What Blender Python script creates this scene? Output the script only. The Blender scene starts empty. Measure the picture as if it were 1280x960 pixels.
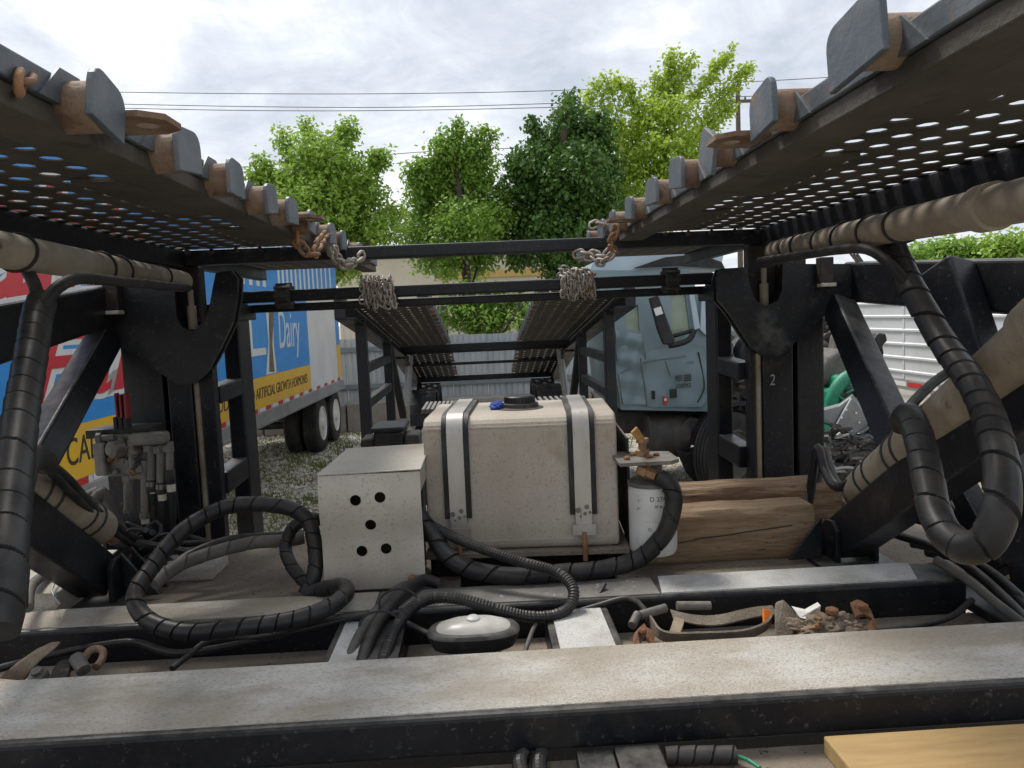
import bpy, bmesh, math, random
from mathutils import Vector, Matrix
random.seed(7)
R = math.radians
S = bpy.context.scene
COL = S.collection

# ------------------------------------------------------------------ camera, world, sun, exposure
FPX, CX, CY, VPX, VPY, ROLL, CZ = 960.0, 640.0, 480.0, 600.0, 398.0, -0.042, 2.3
_yc = Vector(((VPX-CX)/FPX, (VPY-CY)/FPX, 1)).normalized()
_h = Vector(((VPX+400-CX)/FPX, (VPY+400*ROLL-CY)/FPX, 1)).normalized()
_zc = _h.cross(_yc).normalized()
if _zc.y > 0: _zc = -_zc
_xc = _yc.cross(_zc)
if _xc.x < 0: _xc = -_xc
MW = Matrix((_xc, _yc, _zc))                       # camera (right, down, forward) -> world
cam = bpy.data.cameras.new('camera'); camo = bpy.data.objects.new('camera', cam); COL.objects.link(camo)
cam.sensor_width = 36; cam.lens = FPX/1280*36; cam.clip_start = 0.05; cam.clip_end = 3000
camo.matrix_world = Matrix.Translation((0, 0, CZ)) @ Matrix((MW @ Vector((1,0,0)), MW @ Vector((0,-1,0)), MW @ Vector((0,0,-1)))).transposed().to_4x4()
S.camera = camo

SUN_EL, SUN_AZ = R(58), R(-35)                     # azimuth measured from +Y towards +X
W = bpy.data.worlds.new('World'); S.world = W; W.use_nodes = True
wn = W.node_tree; N = wn.nodes; L = wn.links; N.clear()
wo = N.new('ShaderNodeOutputWorld'); bg = N.new('ShaderNodeBackground'); L.new(bg.outputs[0], wo.inputs[0])
sky = N.new('ShaderNodeTexSky'); sky.sky_type = 'NISHITA'; sky.sun_disc = False
sky.sun_elevation = SUN_EL; sky.sun_rotation = SUN_AZ
sks = N.new('ShaderNodeVectorMath'); sks.operation = 'SCALE'; sks.inputs['Scale'].default_value = 0.10
L.new(sky.outputs[0], sks.inputs[0])
tc = N.new('ShaderNodeTexCoord')
# project the direction on a flat cloud ceiling so that clouds flatten towards the horizon
sx = N.new('ShaderNodeSeparateXYZ'); L.new(tc.outputs['Generated'], sx.inputs[0])
zz = N.new('ShaderNodeMath'); zz.operation = 'MAXIMUM'; zz.inputs[1].default_value = 0.0; L.new(sx.outputs[2], zz.inputs[0])
za = N.new('ShaderNodeMath'); za.operation = 'ADD'; za.inputs[1].default_value = 0.22; L.new(zz.outputs[0], za.inputs[0])
dv = N.new('ShaderNodeVectorMath'); dv.operation = 'DIVIDE'; L.new(tc.outputs['Generated'], dv.inputs[0])
cb = N.new('ShaderNodeCombineXYZ')
for i in range(3): L.new(za.outputs[0], cb.inputs[i])
L.new(cb.outputs[0], dv.inputs[1])
def wnoise(scale, det, rough, dist, off):
    mp = N.new('ShaderNodeMapping'); mp.inputs['Location'].default_value = off; L.new(dv.outputs[0], mp.inputs[0])
    n = N.new('ShaderNodeTexNoise'); n.inputs['Scale'].default_value = scale; n.inputs['Detail'].default_value = det
    n.inputs['Roughness'].default_value = rough; n.inputs['Distortion'].default_value = dist; L.new(mp.outputs[0], n.inputs[0]); return n
n1 = wnoise(1.3, 9, 0.6, 0.5, (3.1, 1.2, 0)); n2 = wnoise(3.4, 8, 0.62, 0.6, (7.7, 2.4, 0))
am = N.new('ShaderNodeMath'); am.operation = 'MULTIPLY_ADD'; am.inputs[1].default_value = 0.42
L.new(n2.outputs[0], am.inputs[0]); 
a2 = N.new('ShaderNodeMath'); a2.operation = 'MULTIPLY'; a2.inputs[1].default_value = 0.58; L.new(n1.outputs[0], a2.inputs[0]); L.new(a2.outputs[0], am.inputs[2])
cr = N.new('ShaderNodeValToRGB'); L.new(am.outputs[0], cr.inputs[0])
e = cr.color_ramp.elements; e[0].position = 0.39; e[0].color = (0.50, 0.54, 0.61, 1); e[1].position = 0.59; e[1].color = (0.93, 0.935, 0.945, 1)
m_ = e.new(0.47); m_.color = (0.63, 0.665, 0.725, 1); m_ = e.new(0.53); m_.color = (0.75, 0.775, 0.82, 1)
mx = N.new('ShaderNodeMix'); mx.data_type = 'RGBA'; mx.inputs[0].default_value = 0.9
L.new(sks.outputs[0], mx.inputs[6]); L.new(cr.outputs[0], mx.inputs[7]); L.new(mx.outputs[2], bg.inputs[0]); bg.inputs[1].default_value = 0.62
sl = bpy.data.lights.new('sun', 'SUN'); sl.energy = 1.9; sl.angle = R(16); sl.color = (1, 0.95, 0.88)
so = bpy.data.objects.new('sun', sl); COL.objects.link(so)
sd = Vector((math.sin(SUN_AZ)*math.cos(SUN_EL), math.cos(SUN_AZ)*math.cos(SUN_EL), math.sin(SUN_EL)))
so.rotation_euler = sd.to_track_quat('Z', 'Y').to_euler(); so.location = (0, 0, 30)
S.view_settings.view_transform = 'Standard'; S.view_settings.look = 'None'; S.view_settings.gamma = 1
S.view_settings.use_curve_mapping = False; S.view_settings.exposure = 1.05

# ------------------------------------------------------------------ pixel -> point helpers (photo pixels give a direction only)
def ray(u, v): return MW @ Vector(((u-CX)/FPX, (v-CY)/FPX, 1))
def at(u, v, y):  r = ray(u, v); p = r*(y/r.y); p.z += CZ; return p
def atx(u, v, x): r = ray(u, v); p = r*(x/r.x); p.z += CZ; return p
def atz(u, v, z): r = ray(u, v); p = r*((z-CZ)/r.z); p.z += CZ; return p

# ------------------------------------------------------------------ materials
MATS = {}
def mat(name, c1, c2=None, rough=0.6, metal=0.0, scale=6.0, lo=0.45, hi=0.6, c3=None, scale3=40.0, lo3=0.58, hi3=0.66,
        bump=0.15, bscale=60.0, stretch=(1,1,1), c4=None, scale4=2.0, lo4=0.5, hi4=0.65, rough2=None, trans=0.0, top=None, toplo=0.55, tophi=0.95):
    m = bpy.data.materials.new(name); m.use_nodes = True; MATS[name] = m
    nt = m.node_tree; n = nt.nodes; l = nt.links; b = n['Principled BSDF']
    b.inputs['Roughness'].default_value = rough; b.inputs['Metallic'].default_value = metal
    g = n.new('ShaderNodeNewGeometry'); mp = n.new('ShaderNodeMapping'); mp.inputs['Scale'].default_value = stretch
    l.new(g.outputs['Position'], mp.inputs[0])
    def noise(sc, det=6):
        t = n.new('ShaderNodeTexNoise'); t.inputs['Scale'].default_value = sc; t.inputs['Detail'].default_value = min(det, 4)
        t.inputs['Roughness'].default_value = 0.65; l.new(mp.outputs[0], t.inputs[0]); return t
    def layer(prev, col, sc, a, z, extra=None):
        t = noise(sc); r = n.new('ShaderNodeMapRange'); r.inputs[1].default_value = a; r.inputs[2].default_value = z; l.new(t.outputs[0], r.inputs[0])
        fac = r.outputs[0]
        if extra is not None:
            k = n.new('ShaderNodeMath'); k.operation = 'MULTIPLY'; l.new(fac, k.inputs[0]); l.new(extra, k.inputs[1]); fac = k.outputs[0]
        x = n.new('ShaderNodeMix'); x.data_type = 'RGBA'; l.new(fac, x.inputs[0])
        if isinstance(prev, tuple): x.inputs[6].default_value = (*prev, 1)
        else: l.new(prev, x.inputs[6])
        x.inputs[7].default_value = (*col, 1); return x.outputs[2], fac
    cur = c1; f1 = None
    if c2: cur, f1 = layer(cur, c2, scale, lo, hi)
    if c4: cur, _ = layer(cur, c4, scale4, lo4, hi4)
    if top:                                               # dust that has settled on upward faces
        s = n.new('ShaderNodeSeparateXYZ'); l.new(g.outputs['Normal'], s.inputs[0])
        r = n.new('ShaderNodeMapRange'); r.inputs[1].default_value = toplo; r.inputs[2].default_value = tophi; l.new(s.outputs[2], r.inputs[0])
        cur, _ = layer(cur, top, 14.0, 0.30, 0.62, r.outputs[0])
    if c3: cur, _ = layer(cur, c3, scale3, lo3, hi3)
    if isinstance(cur, tuple): b.inputs['Base Color'].default_value = (*cur, 1)
    else: l.new(cur, b.inputs['Base Color'])
    if rough2 is not None and f1 is not None:
        r = n.new('ShaderNodeMapRange'); r.inputs[3].default_value = rough; r.inputs[4].default_value = rough2; l.new(f1, r.inputs[0]); l.new(r.outputs[0], b.inputs['Roughness'])
    if bump:
        bp = n.new('ShaderNodeBump'); bp.inputs['Strength'].default_value = bump; bp.inputs['Distance'].default_value = 0.02
        t = noise(bscale, 8); l.new(t.outputs[0], bp.inputs['Height']); l.new(bp.outputs[0], b.inputs['Normal'])
    if trans:
        tr = n.new('ShaderNodeBsdfTranslucent'); ms = n.new('ShaderNodeMixShader'); ms.inputs[0].default_value = trans
        if isinstance(cur, tuple): tr.inputs[0].default_value = (*cur, 1)
        else: l.new(cur, tr.inputs[0])
        o = n['Material Output']; l.new(b.outputs[0], ms.inputs[1]); l.new(tr.outputs[0], ms.inputs[2]); l.new(ms.outputs[0], o.inputs[0])
    return m
DUST = (0.20, 0.18, 0.155)
mat('black', (0.008, 0.009, 0.012), (0.015, 0.0155, 0.018), 0.36, 0, 5, 0.42, 0.7, (0.075, 0.07, 0.065), 70, 0.60, 0.74, 0.08, 50, top=(0.10,0.095,0.088), rough2=0.5, c4=(0.032,0.03,0.026), scale4=4.5, lo4=0.55, hi4=0.76)
mat('blackdusty', (0.010, 0.011, 0.014), (0.032, 0.032, 0.031), 0.34, 0, 3.2, 0.50, 0.72, (0.10, 0.095, 0.085), 70, 0.60, 0.74, 0.06, 40, top=(0.10,0.095,0.088), rough2=0.6, c4=(0.10,0.10,0.092), scale4=4, lo4=0.58, hi4=0.76)
mat('blackrust', (0.02, 0.021, 0.024), (0.05, 0.038, 0.028), 0.55, 0, 7, 0.45, 0.65, (0.12, 0.07, 0.04), 18, 0.62, 0.72, 0.12, 60, top=DUST)
mat('deckunder', (0.045, 0.038, 0.030), (0.075, 0.062, 0.049), 0.75, 0, 5, 0.4, 0.65, (0.03, 0.028, 0.026), 9, 0.58, 0.68, 0.2, 70)
mat('grit', (0.68, 0.63, 0.55), (0.50, 0.435, 0.35), 0.92, 0, 1.9, 0.40, 0.64, (0.34, 0.31, 0.265), 190, 0.50, 0.76, 0.8, 240, c4=(0.80, 0.785, 0.74), scale4=3.0, lo4=0.50, hi4=0.66, stretch=(0.6,1.3,1))
mat('gritwhite', (0.82, 0.82, 0.79), (0.60, 0.57, 0.52), 0.92, 0, 7, 0.47, 0.68, (0.34, 0.32, 0.29), 200, 0.54, 0.76, 0.8, 240)
mat('gritworn', (0.13, 0.125, 0.12), (0.24, 0.225, 0.20), 0.85, 0, 5, 0.4, 0.62, (0.40, 0.39, 0.37), 30, 0.63, 0.68, 0.4, 100)
mat('dustfloor', (0.24, 0.195, 0.15), (0.16, 0.135, 0.11), 0.95, 0, 4, 0.4, 0.65, (0.07, 0.06, 0.05), 60, 0.6, 0.66, 0.4, 90)
mat('darkfloor', (0.05, 0.045, 0.04), (0.11, 0.095, 0.08), 0.9, 0, 6, 0.4, 0.65, None, bump=0.3)
mat('tank', (0.44, 0.395, 0.335), (0.36, 0.31, 0.25), 0.6, 0.0, 2.6, 0.38, 0.66, (0.27, 0.225, 0.175), 130, 0.54, 0.70, 0.10, 160, c4=(0.26,0.20,0.14), scale4=4.5, lo4=0.60, hi4=0.76, stretch=(1,1,0.8))
mat('boxmetal', (0.46, 0.425, 0.365), (0.38, 0.34, 0.28), 0.5, 0.2, 3.5, 0.38, 0.66, (0.30, 0.26, 0.21), 120, 0.56, 0.70, 0.06, 140, c4=(0.52,0.495,0.45), scale4=2, lo4=0.5, hi4=0.7)
mat('alu', (0.46, 0.44, 0.41), (0.38, 0.355, 0.32), 0.42, 0.6, 9, 0.4, 0.65, (0.3,0.28,0.25), 40, 0.62, 0.7, 0.05, 60, stretch=(1,1,0.3))
mat('rubber', (0.017, 0.017, 0.018), (0.04, 0.038, 0.036), 0.55, 0, 10, 0.45, 0.65, None, bump=0.1, top=(0.10,0.095,0.088), toplo=0.3, tophi=1)
mat('hose', (0.013, 0.013, 0.015), (0.03, 0.029, 0.028), 0.42, 0, 6, 0.42, 0.68, None, bump=0.04, top=(0.075,0.07,0.064), toplo=0.2, tophi=1)
mat('hosedust', (0.075, 0.07, 0.064), (0.13, 0.12, 0.105), 0.7, 0, 9, 0.42, 0.65, None, bump=0.1)
mat('tan', (0.27, 0.225, 0.165), (0.19, 0.155, 0.11), 0.6, 0, 7, 0.4, 0.65, (0.09, 0.065, 0.045), 11, 0.63, 0.72, 0.12, 60, c4=(0.34,0.30,0.235), scale4=3)
mat('rust', (0.19, 0.085, 0.04), (0.30, 0.16, 0.085), 0.85, 0, 9, 0.4, 0.62, (0.08, 0.045, 0.03), 26, 0.56, 0.66, 0.35, 80)
mat('rusttube', (0.14, 0.075, 0.042), (0.24, 0.175, 0.12), 0.8, 0, 7, 0.4, 0.6, (0.10, 0.06, 0.04), 22, 0.56, 0.66, 0.3, 80)
mat('capplate', (0.075, 0.09, 0.105), (0.12, 0.13, 0.14), 0.5, 0.2, 9, 0.42, 0.62, (0.20, 0.11, 0.06), 16, 0.64, 0.72, 0.1, 60)
mat('chain', (0.36, 0.33, 0.29), (0.24, 0.20, 0.165), 0.6, 0.4, 25, 0.4, 0.6, (0.25, 0.13, 0.06), 14, 0.6, 0.7, 0.15)
mat('chainrust', (0.30, 0.16, 0.08), (0.20, 0.13, 0.085), 0.8, 0.1, 25, 0.4, 0.6, None, bump=0.2)
mat('wood', (0.285, 0.195, 0.115), (0.20, 0.125, 0.07), 0.85, 0, 6, 0.40, 0.66, (0.08, 0.05, 0.03), 14, 0.63, 0.70, 0.5, 16, stretch=(1,7,7), c4=(0.36,0.275,0.18), scale4=2, lo4=0.48, hi4=0.7)
mat('woodend', (0.20, 0.115, 0.06), (0.28, 0.18, 0.10), 0.9, 0, 9, 0.4, 0.6, (0.06,0.04,0.025), 20, 0.6, 0.68, 0.5, 30)
mat('wooddark', (0.16, 0.095, 0.055), (0.30, 0.21, 0.125), 0.85, 0, 5, 0.46, 0.62, (0.05, 0.035, 0.025), 12, 0.6, 0.68, 0.5, 16, stretch=(1,7,7))
mat('plank', (0.40, 0.27, 0.115), (0.32, 0.21, 0.09), 0.8, 0, 5, 0.4, 0.65, None, bump=0.2, stretch=(1,8,8))
mat('filter', (0.62, 0.625, 0.60), (0.50, 0.49, 0.45), 0.45, 0, 5, 0.45, 0.7, (0.2, 0.17, 0.13), 40, 0.66, 0.72, 0.03)
mat('ink', (0.03, 0.03, 0.03), None, 0.7, bump=0)
mat('brass', (0.34, 0.205, 0.10), (0.22, 0.13, 0.07), 0.55, 0.4, 20, 0.4, 0.6, None, bump=0.1)
mat('yellowhandle', (0.48, 0.235, 0.06), (0.36, 0.17, 0.055), 0.6, 0, 20, 0.4, 0.6, None, bump=0.05)
mat('bluerag', (0.04, 0.10, 0.42), (0.025, 0.06, 0.26), 0.85, 0, 40, 0.4, 0.6, None, bump=0.2)
mat('greyfit', (0.12, 0.115, 0.105), (0.20, 0.185, 0.16), 0.6, 0.2, 12, 0.4, 0.65, (0.10, 0.075, 0.055), 18, 0.6, 0.68, 0.15)
mat('redknob', (0.26, 0.016, 0.022), (0.17, 0.02, 0.022), 0.45, 0, 20, 0.4, 0.65, None, bump=0.05)
mat('tagwhite', (0.55, 0.52, 0.44), (0.42, 0.38, 0.30), 0.7, 0, 30, 0.4, 0.65, None, bump=0)
mat('glasslamp', (0.56, 0.55, 0.51), (0.44, 0.42, 0.38), 0.35, 0, 12, 0.4, 0.65, None, bump=0.03)
mat('webbing', (0.135, 0.11, 0.085), (0.21, 0.175, 0.135), 0.9, 0, 14, 0.4, 0.62, None, bump=0.5, bscale=160)
mat('leather', (0.26, 0.205, 0.145), (0.17, 0.13, 0.09), 0.85, 0, 14, 0.4, 0.62, None, bump=0.4)
mat('orange', (0.70, 0.18, 0.02), None, 0.6, bump=0)
mat('paper', (0.75, 0.74, 0.70), None, 0.8, bump=0.1)
mat('tblue', (0.035, 0.245, 0.62), (0.045, 0.29, 0.68), 0.35, 0, 2, 0.4, 0.65, (0.30, 0.45, 0.62), 22, 0.70, 0.76, 0.02, stretch=(1,1,2.5))
mat('tyellow', (0.78, 0.46, 0.025), (0.70, 0.42, 0.06), 0.4, 0, 2, 0.4, 0.65, None, bump=0.02)
mat('twhite', (0.68, 0.68, 0.65), (0.58, 0.58, 0.55), 0.4, 0, 2, 0.4, 0.7, None, bump=0.03)
mat('tred', (0.56, 0.025, 0.04), (0.48, 0.03, 0.04), 0.4, 0, 3, 0.4, 0.65, None, bump=0.02)
mat('tbrown', (0.17, 0.13, 0.085), (0.09, 0.07, 0.05), 0.5, 0, 8, 0.45, 0.6, None, bump=0.02)
mat('railgrey', (0.33, 0.33, 0.325), (0.25, 0.245, 0.235), 0.5, 0.3, 3, 0.4, 0.65, None, bump=0.05)
mat('tapered', (0.50, 0.03, 0.025), None, 0.4, bump=0)
mat('tapewhite', (0.70, 0.70, 0.68), None, 0.4, bump=0)
mat('tyre', (0.017, 0.017, 0.018), (0.05, 0.046, 0.041), 0.85, 0, 5, 0.42, 0.68, None, bump=0.3)
mat('rimwhite', (0.66, 0.65, 0.61), (0.52, 0.49, 0.43), 0.45, 0, 6, 0.45, 0.7, (0.25, 0.15, 0.09), 12, 0.68, 0.74, 0.03)
mat('rimdark', (0.05, 0.048, 0.045), (0.10, 0.085, 0.07), 0.7, 0, 6, 0.45, 0.7, None)
mat('fence', (0.42, 0.455, 0.475), (0.35, 0.375, 0.385), 0.5, 0.2, 1.5, 0.4, 0.65, (0.26, 0.25, 0.235), 9, 0.66, 0.74, 0.03, stretch=(1,1,0.25))
mat('fencerail', (0.16, 0.19, 0.215), (0.21, 0.23, 0.245), 0.5, 0.2, 3, 0.4, 0.65, None, bump=0.05)
mat('concrete', (0.30, 0.275, 0.245), (0.22, 0.20, 0.175), 0.95, 0, 2, 0.4, 0.65, (0.12, 0.11, 0.10), 11, 0.62, 0.72, 0.5, 40)
mat('ground', (0.33, 0.305, 0.26), (0.22, 0.195, 0.16), 0.95, 0, 1.2, 0.4, 0.65, (0.45, 0.43, 0.39), 24, 0.55, 0.66, 0.8, 14, c4=(0.13,0.14,0.05), scale4=0.55, lo4=0.53, hi4=0.66)
mat('stone', (0.56, 0.53, 0.47), (0.38, 0.35, 0.30), 0.9, 0, 6, 0.4, 0.6, None, bump=0.3)
mat('grass', (0.13, 0.17, 0.035), (0.19, 0.20, 0.05), 0.7, 0, 3, 0.4, 0.6, None, bump=0, trans=0.3)
mat('cab', (0.165, 0.235, 0.265), (0.21, 0.28, 0.31), 0.28, 0.15, 1.6, 0.4, 0.65, (0.28, 0.32, 0.34), 14, 0.69, 0.76, 0.03, 6, rough2=0.45)
mat('cablight', (0.42, 0.52, 0.58), (0.34, 0.43, 0.49), 0.35, 0.1, 2, 0.4, 0.65, None, bump=0.03)
mat('plastic', (0.018, 0.018, 0.02), (0.035, 0.034, 0.034), 0.45, 0, 8, 0.4, 0.65, None, bump=0.08)
mat('dirtyblack', (0.03, 0.028, 0.026), (0.075, 0.065, 0.053), 0.7, 0, 5, 0.42, 0.65, (0.12, 0.10, 0.08), 18, 0.6, 0.7, 0.2)
mat('cabglass', (0.30, 0.36, 0.27), (0.20, 0.25, 0.17), 0.12, 0, 2.2, 0.35, 0.7, None, bump=0)  # greenish reflection in the panes is mixed into this opaque base colour
mat('silver', (0.21, 0.23, 0.225), (0.15, 0.165, 0.165), 0.4, 0.4, 5, 0.4, 0.65, (0.2,0.19,0.18), 14, 0.62, 0.7, 0.06)
mat('greenengine', (0.018, 0.24, 0.135), (0.012, 0.15, 0.085), 0.5, 0, 9, 0.4, 0.65, (0.04, 0.05, 0.04), 16, 0.6, 0.7, 0.15)
mat('seatcloth', (0.10, 0.092, 0.085), (0.15, 0.135, 0.12), 0.9, 0, 8, 0.4, 0.65, None, bump=0.3)
mat('cream', (0.58, 0.53, 0.42), (0.52, 0.47, 0.37), 0.8, 0, 0.6, 0.4, 0.65, None, bump=0.1)
mat('ochre', (0.55, 0.37, 0.12), (0.48, 0.33, 0.11), 0.8, 0, 0.6, 0.4, 0.65, None, bump=0.1)
mat('palewall', (0.60, 0.60, 0.58), (0.5, 0.5, 0.49), 0.8, 0, 0.8, 0.4, 0.65, None, bump=0.1)
mat('brickred', (0.30, 0.07, 0.05), (0.23, 0.06, 0.05), 0.8, 0, 1.5, 0.4, 0.65, None, bump=0.1)
mat('darkpane', (0.03, 0.035, 0.04), None, 0.15, bump=0)
mat('bark', (0.10, 0.08, 0.06), (0.06, 0.048, 0.037), 0.9, 0, 8, 0.4, 0.6, None, bump=0.6, bscale=20, stretch=(1,1,0.2))
mat('leafbright', (0.24, 0.39, 0.055), (0.33, 0.49, 0.08), 0.5, 0, 1.6, 0.35, 0.65, (0.36, 0.42, 0.10), 5, 0.58, 0.70, 0, trans=0.4)
mat('leafmid', (0.19, 0.34, 0.05), (0.28, 0.44, 0.07), 0.5, 0, 1.6, 0.35, 0.65, (0.34, 0.41, 0.10), 5, 0.60, 0.72, 0, trans=0.38)
mat('leafdark', (0.07, 0.155, 0.028), (0.11, 0.215, 0.04), 0.45, 0, 1.8, 0.35, 0.65, (0.10, 0.19, 0.03), 6, 0.64, 0.75, 0, trans=0.25)
mat('leaflime', (0.36, 0.50, 0.055), (0.45, 0.58, 0.08), 0.5, 0, 1.4, 0.35, 0.65, (0.17, 0.26, 0.04), 5, 0.58, 0.70, 0, trans=0.45)
mat('wire', (0.05, 0.05, 0.055), None, 0.7, bump=0)
mat('pole', (0.13, 0.105, 0.08), (0.09, 0.075, 0.06), 0.9, 0, 6, 0.4, 0.6, None, bump=0.3)
mat('galv', (0.45, 0.46, 0.46), (0.35, 0.36, 0.36), 0.45, 0.5, 3, 0.4, 0.65, None, bump=0.05)
mat('whitetrailer', (0.66, 0.67, 0.68), (0.56, 0.57, 0.58), 0.45, 0.1, 1.5, 0.4, 0.7, (0.4, 0.38, 0.35), 12, 0.66, 0.74, 0.04)
mat('paleyellow', (0.60, 0.56, 0.30), (0.66, 0.65, 0.55), 0.6, 0, 10, 0.4, 0.6, None, bump=0.05)

for _n in ('black', 'blackdusty', 'blackrust', 'hose', 'rubber', 'plastic'): MATS[_n].node_tree.nodes['Principled BSDF'].inputs['Specular IOR Level'].default_value = 0.28

# ------------------------------------------------------------------ geometry helpers
WLOC = {}
def bevel(o, w, seg=2):
    if w: m = o.modifiers.new('bevel', 'BEVEL'); m.width = w; m.segments = seg; m.limit_method = 'ANGLE'; m.angle_limit = R(38)
    return o
def tag(o, label=None, cat=None, group=None, kind=None):
    if label: o['label'] = label
    if cat: o['category'] = cat
    if group: o['group'] = group
    if kind: o['kind'] = kind
    return o
def thing(name, loc, label, cat, group=None):
    o = bpy.data.objects.new(name, None); o.empty_display_size = 0.1; COL.objects.link(o); o.location = loc
    WLOC[o] = Vector(loc); return tag(o, label, cat, group)
class MB:
    def __init__(s): s.v = []; s.f = []
    def add(s, vs, fs):
        b = len(s.v); s.v += [Vector(p) for p in vs]; s.f += [tuple(b+i for i in f) for f in fs]; return s
    def box(s, x0, x1, y0, y1, z0, z1):
        vs = [(x, y, z) for z in (z0, z1) for x, y in ((x0,y0),(x1,y0),(x1,y1),(x0,y1))]
        return s.add(vs, [(3,2,1,0),(4,5,6,7),(0,1,5,4),(1,2,6,5),(2,3,7,6),(3,0,4,7)])
    def bar(s, p, q, w, h, up=(0,0,1), w2=None, h2=None):          # beam from p to q, w across, h along up
        p, q, up = Vector(p), Vector(q), Vector(up); d = (q-p).normalized(); sd = d.cross(up).normalized(); u = sd.cross(d)
        vs = []
        for c, ww, hh in ((p, w, h), (q, w2 or w, h2 or h)):
            vs += [c+sd*(ww/2*a)+u*(hh/2*b) for a, b in ((-1,-1),(1,-1),(1,1),(-1,1))]
        return s.add(vs, [(0,1,2,3),(7,6,5,4),(0,4,5,1),(1,5,6,2),(2,6,7,3),(3,7,4,0)])
    def tube(s, pts, r, n=12, caps=True, rf=None):
        pts = [Vector(p) for p in pts]; m = len(pts)
        rs = r if isinstance(r, (list, tuple)) else [r]*m
        t = [(pts[min(i+1, m-1)]-pts[max(i-1, 0)]).normalized() for i in range(m)]
        a = Vector((0,0,1)) if abs(t[0].z) < 0.9 else Vector((1,0,0))
        nrm = (a-t[0]*a.dot(t[0])).normalized(); b0 = len(s.v); sl = 0
        for i in range(m):
            if i: sl += (pts[i]-pts[i-1]).length
            nrm = (nrm-t[i]*nrm.dot(t[i])).normalized(); bi = t[i].cross(nrm)
            for k in range(n):
                th = 2*math.pi*k/n; rr = rs[i]*(rf(sl, k/n) if rf else 1)
                s.v.append(pts[i]+nrm*(math.cos(th)*rr)+bi*(math.sin(th)*rr))
        for i in range(m-1):
            for k in range(n):
                k2 = (k+1) % n; s.f.append((b0+i*n+k, b0+i*n+k2, b0+(i+1)*n+k2, b0+(i+1)*n+k))
        if caps: s.f.append(tuple(b0+k for k in reversed(range(n)))); s.f.append(tuple(b0+(m-1)*n+k for k in range(n)))
        return s
    def lathe(s, c, ax, prof, n=24, caps=True):                                # prof: (radius, distance along axis)
        c, ax = Vector(c), Vector(ax).normalized(); a = Vector((0,0,1)) if abs(ax.z) < 0.9 else Vector((1,0,0))
        u = (a-ax*a.dot(ax)).normalized(); w = ax.cross(u); b0 = len(s.v); m = len(prof)
        for r, d in prof:
            for k in range(n): th = 2*math.pi*k/n; s.v.append(c+ax*d+u*(r*math.cos(th))+w*(r*math.sin(th)))
        for i in range(m-1):
            for k in range(n):
                k2 = (k+1) % n; s.f.append((b0+i*n+k, b0+i*n+k2, b0+(i+1)*n+k2, b0+(i+1)*n+k))
        if caps: s.f.append(tuple(b0+k for k in reversed(range(n)))); s.f.append(tuple(b0+(m-1)*n+k for k in range(n)))
        return s
    def prism(s, poly, d):                                          # planar outline thickened by vector d
        poly = [Vector(p) for p in poly]; d = Vector(d); n = len(poly)
        fs = [tuple(range(n)), tuple(reversed(range(n, 2*n)))] + [(i, n+i, n+(i+1) % n, (i+1) % n) for i in range(n)]
        return s.add(poly+[p+d for p in poly], fs)
    def build(s, name, m, parent=None, bev=0.0, smooth=False, seg=2):
        lo = Vector([min(p[i] for p in s.v) for i in range(3)]); hi = Vector([max(p[i] for p in s.v) for i in range(3)])
        c = Vector(((lo.x+hi.x)/2, (lo.y+hi.y)/2, lo.z))
        me = bpy.data.meshes.new(name); me.from_pydata([p-c for p in s.v], [], s.f)
        bm = bmesh.new(); bm.from_mesh(me); bmesh.ops.recalc_face_normals(bm, faces=bm.faces); bm.to_mesh(me); bm.free()
        me.materials.append(MATS[m] if isinstance(m, str) else m)
        if smooth:
            for p in me.polygons: p.use_smooth = True
            me.set_sharp_from_angle(angle=R(42))
        o = bpy.data.objects.new(name, me); COL.objects.link(o); WLOC[o] = c.copy()
        if parent: o.parent = parent; o.location = c-WLOC[parent]
        else: o.location = c
        return bevel(o, bev, seg)
def place_mesh(me, name, mtx, m, parent=None):
    """link mesh data that was modelled in its own plane, transformed into place by mtx (baked)."""
    mb = MB(); mb.v = [mtx @ v.co for v in me.vertices]; mb.f = [tuple(p.vertices) for p in me.polygons]
    bpy.data.meshes.remove(me)
    return mb.build(name, m, parent)
def curve_mesh(splines, depth):
    cu = bpy.data.curves.new('tmp', 'CURVE'); cu.dimensions = '2D'; cu.fill_mode = 'BOTH'; cu.extrude = depth/2
    for pts in splines:
        sp = cu.splines.new('POLY'); sp.points.add(len(pts)-1); sp.use_cyclic_u = True
        for i, p in enumerate(pts): sp.points[i].co = (p[0], p[1], 0, 1)
    o = bpy.data.objects.new('tmp', cu); COL.objects.link(o); dg = bpy.context.evaluated_depsgraph_get()
    me = bpy.data.meshes.new_from_object(o.evaluated_get(dg)); bpy.data.objects.remove(o); bpy.data.curves.remove(cu); return me
def text_mesh(body, size, shear=0, depth=0.004, offset=0, spacing=1.0):
    cu = bpy.data.curves.new('tmp', 'FONT'); cu.body = body; cu.size = size; cu.shear = shear; cu.extrude = depth/2; cu.offset = offset; cu.space_character = spacing; cu.resolution_u = 4
    o = bpy.data.objects.new('tmp', cu); COL.objects.link(o); dg = bpy.context.evaluated_depsgraph_get()
    me = bpy.data.meshes.new_from_object(o.evaluated_get(dg)); bpy.data.objects.remove(o); bpy.data.curves.remove(cu); return me
def frame(o, x, y):                                                 # matrix from origin, x axis, y axis (columns, not normalised)
    x, y = Vector(x), Vector(y); z = x.cross(y).normalized(); return Matrix(((x.x, y.x, z.x, o[0]), (x.y, y.y, z.y, o[1]), (x.z, y.z, z.z, o[2]), (0,0,0,1)))
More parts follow.
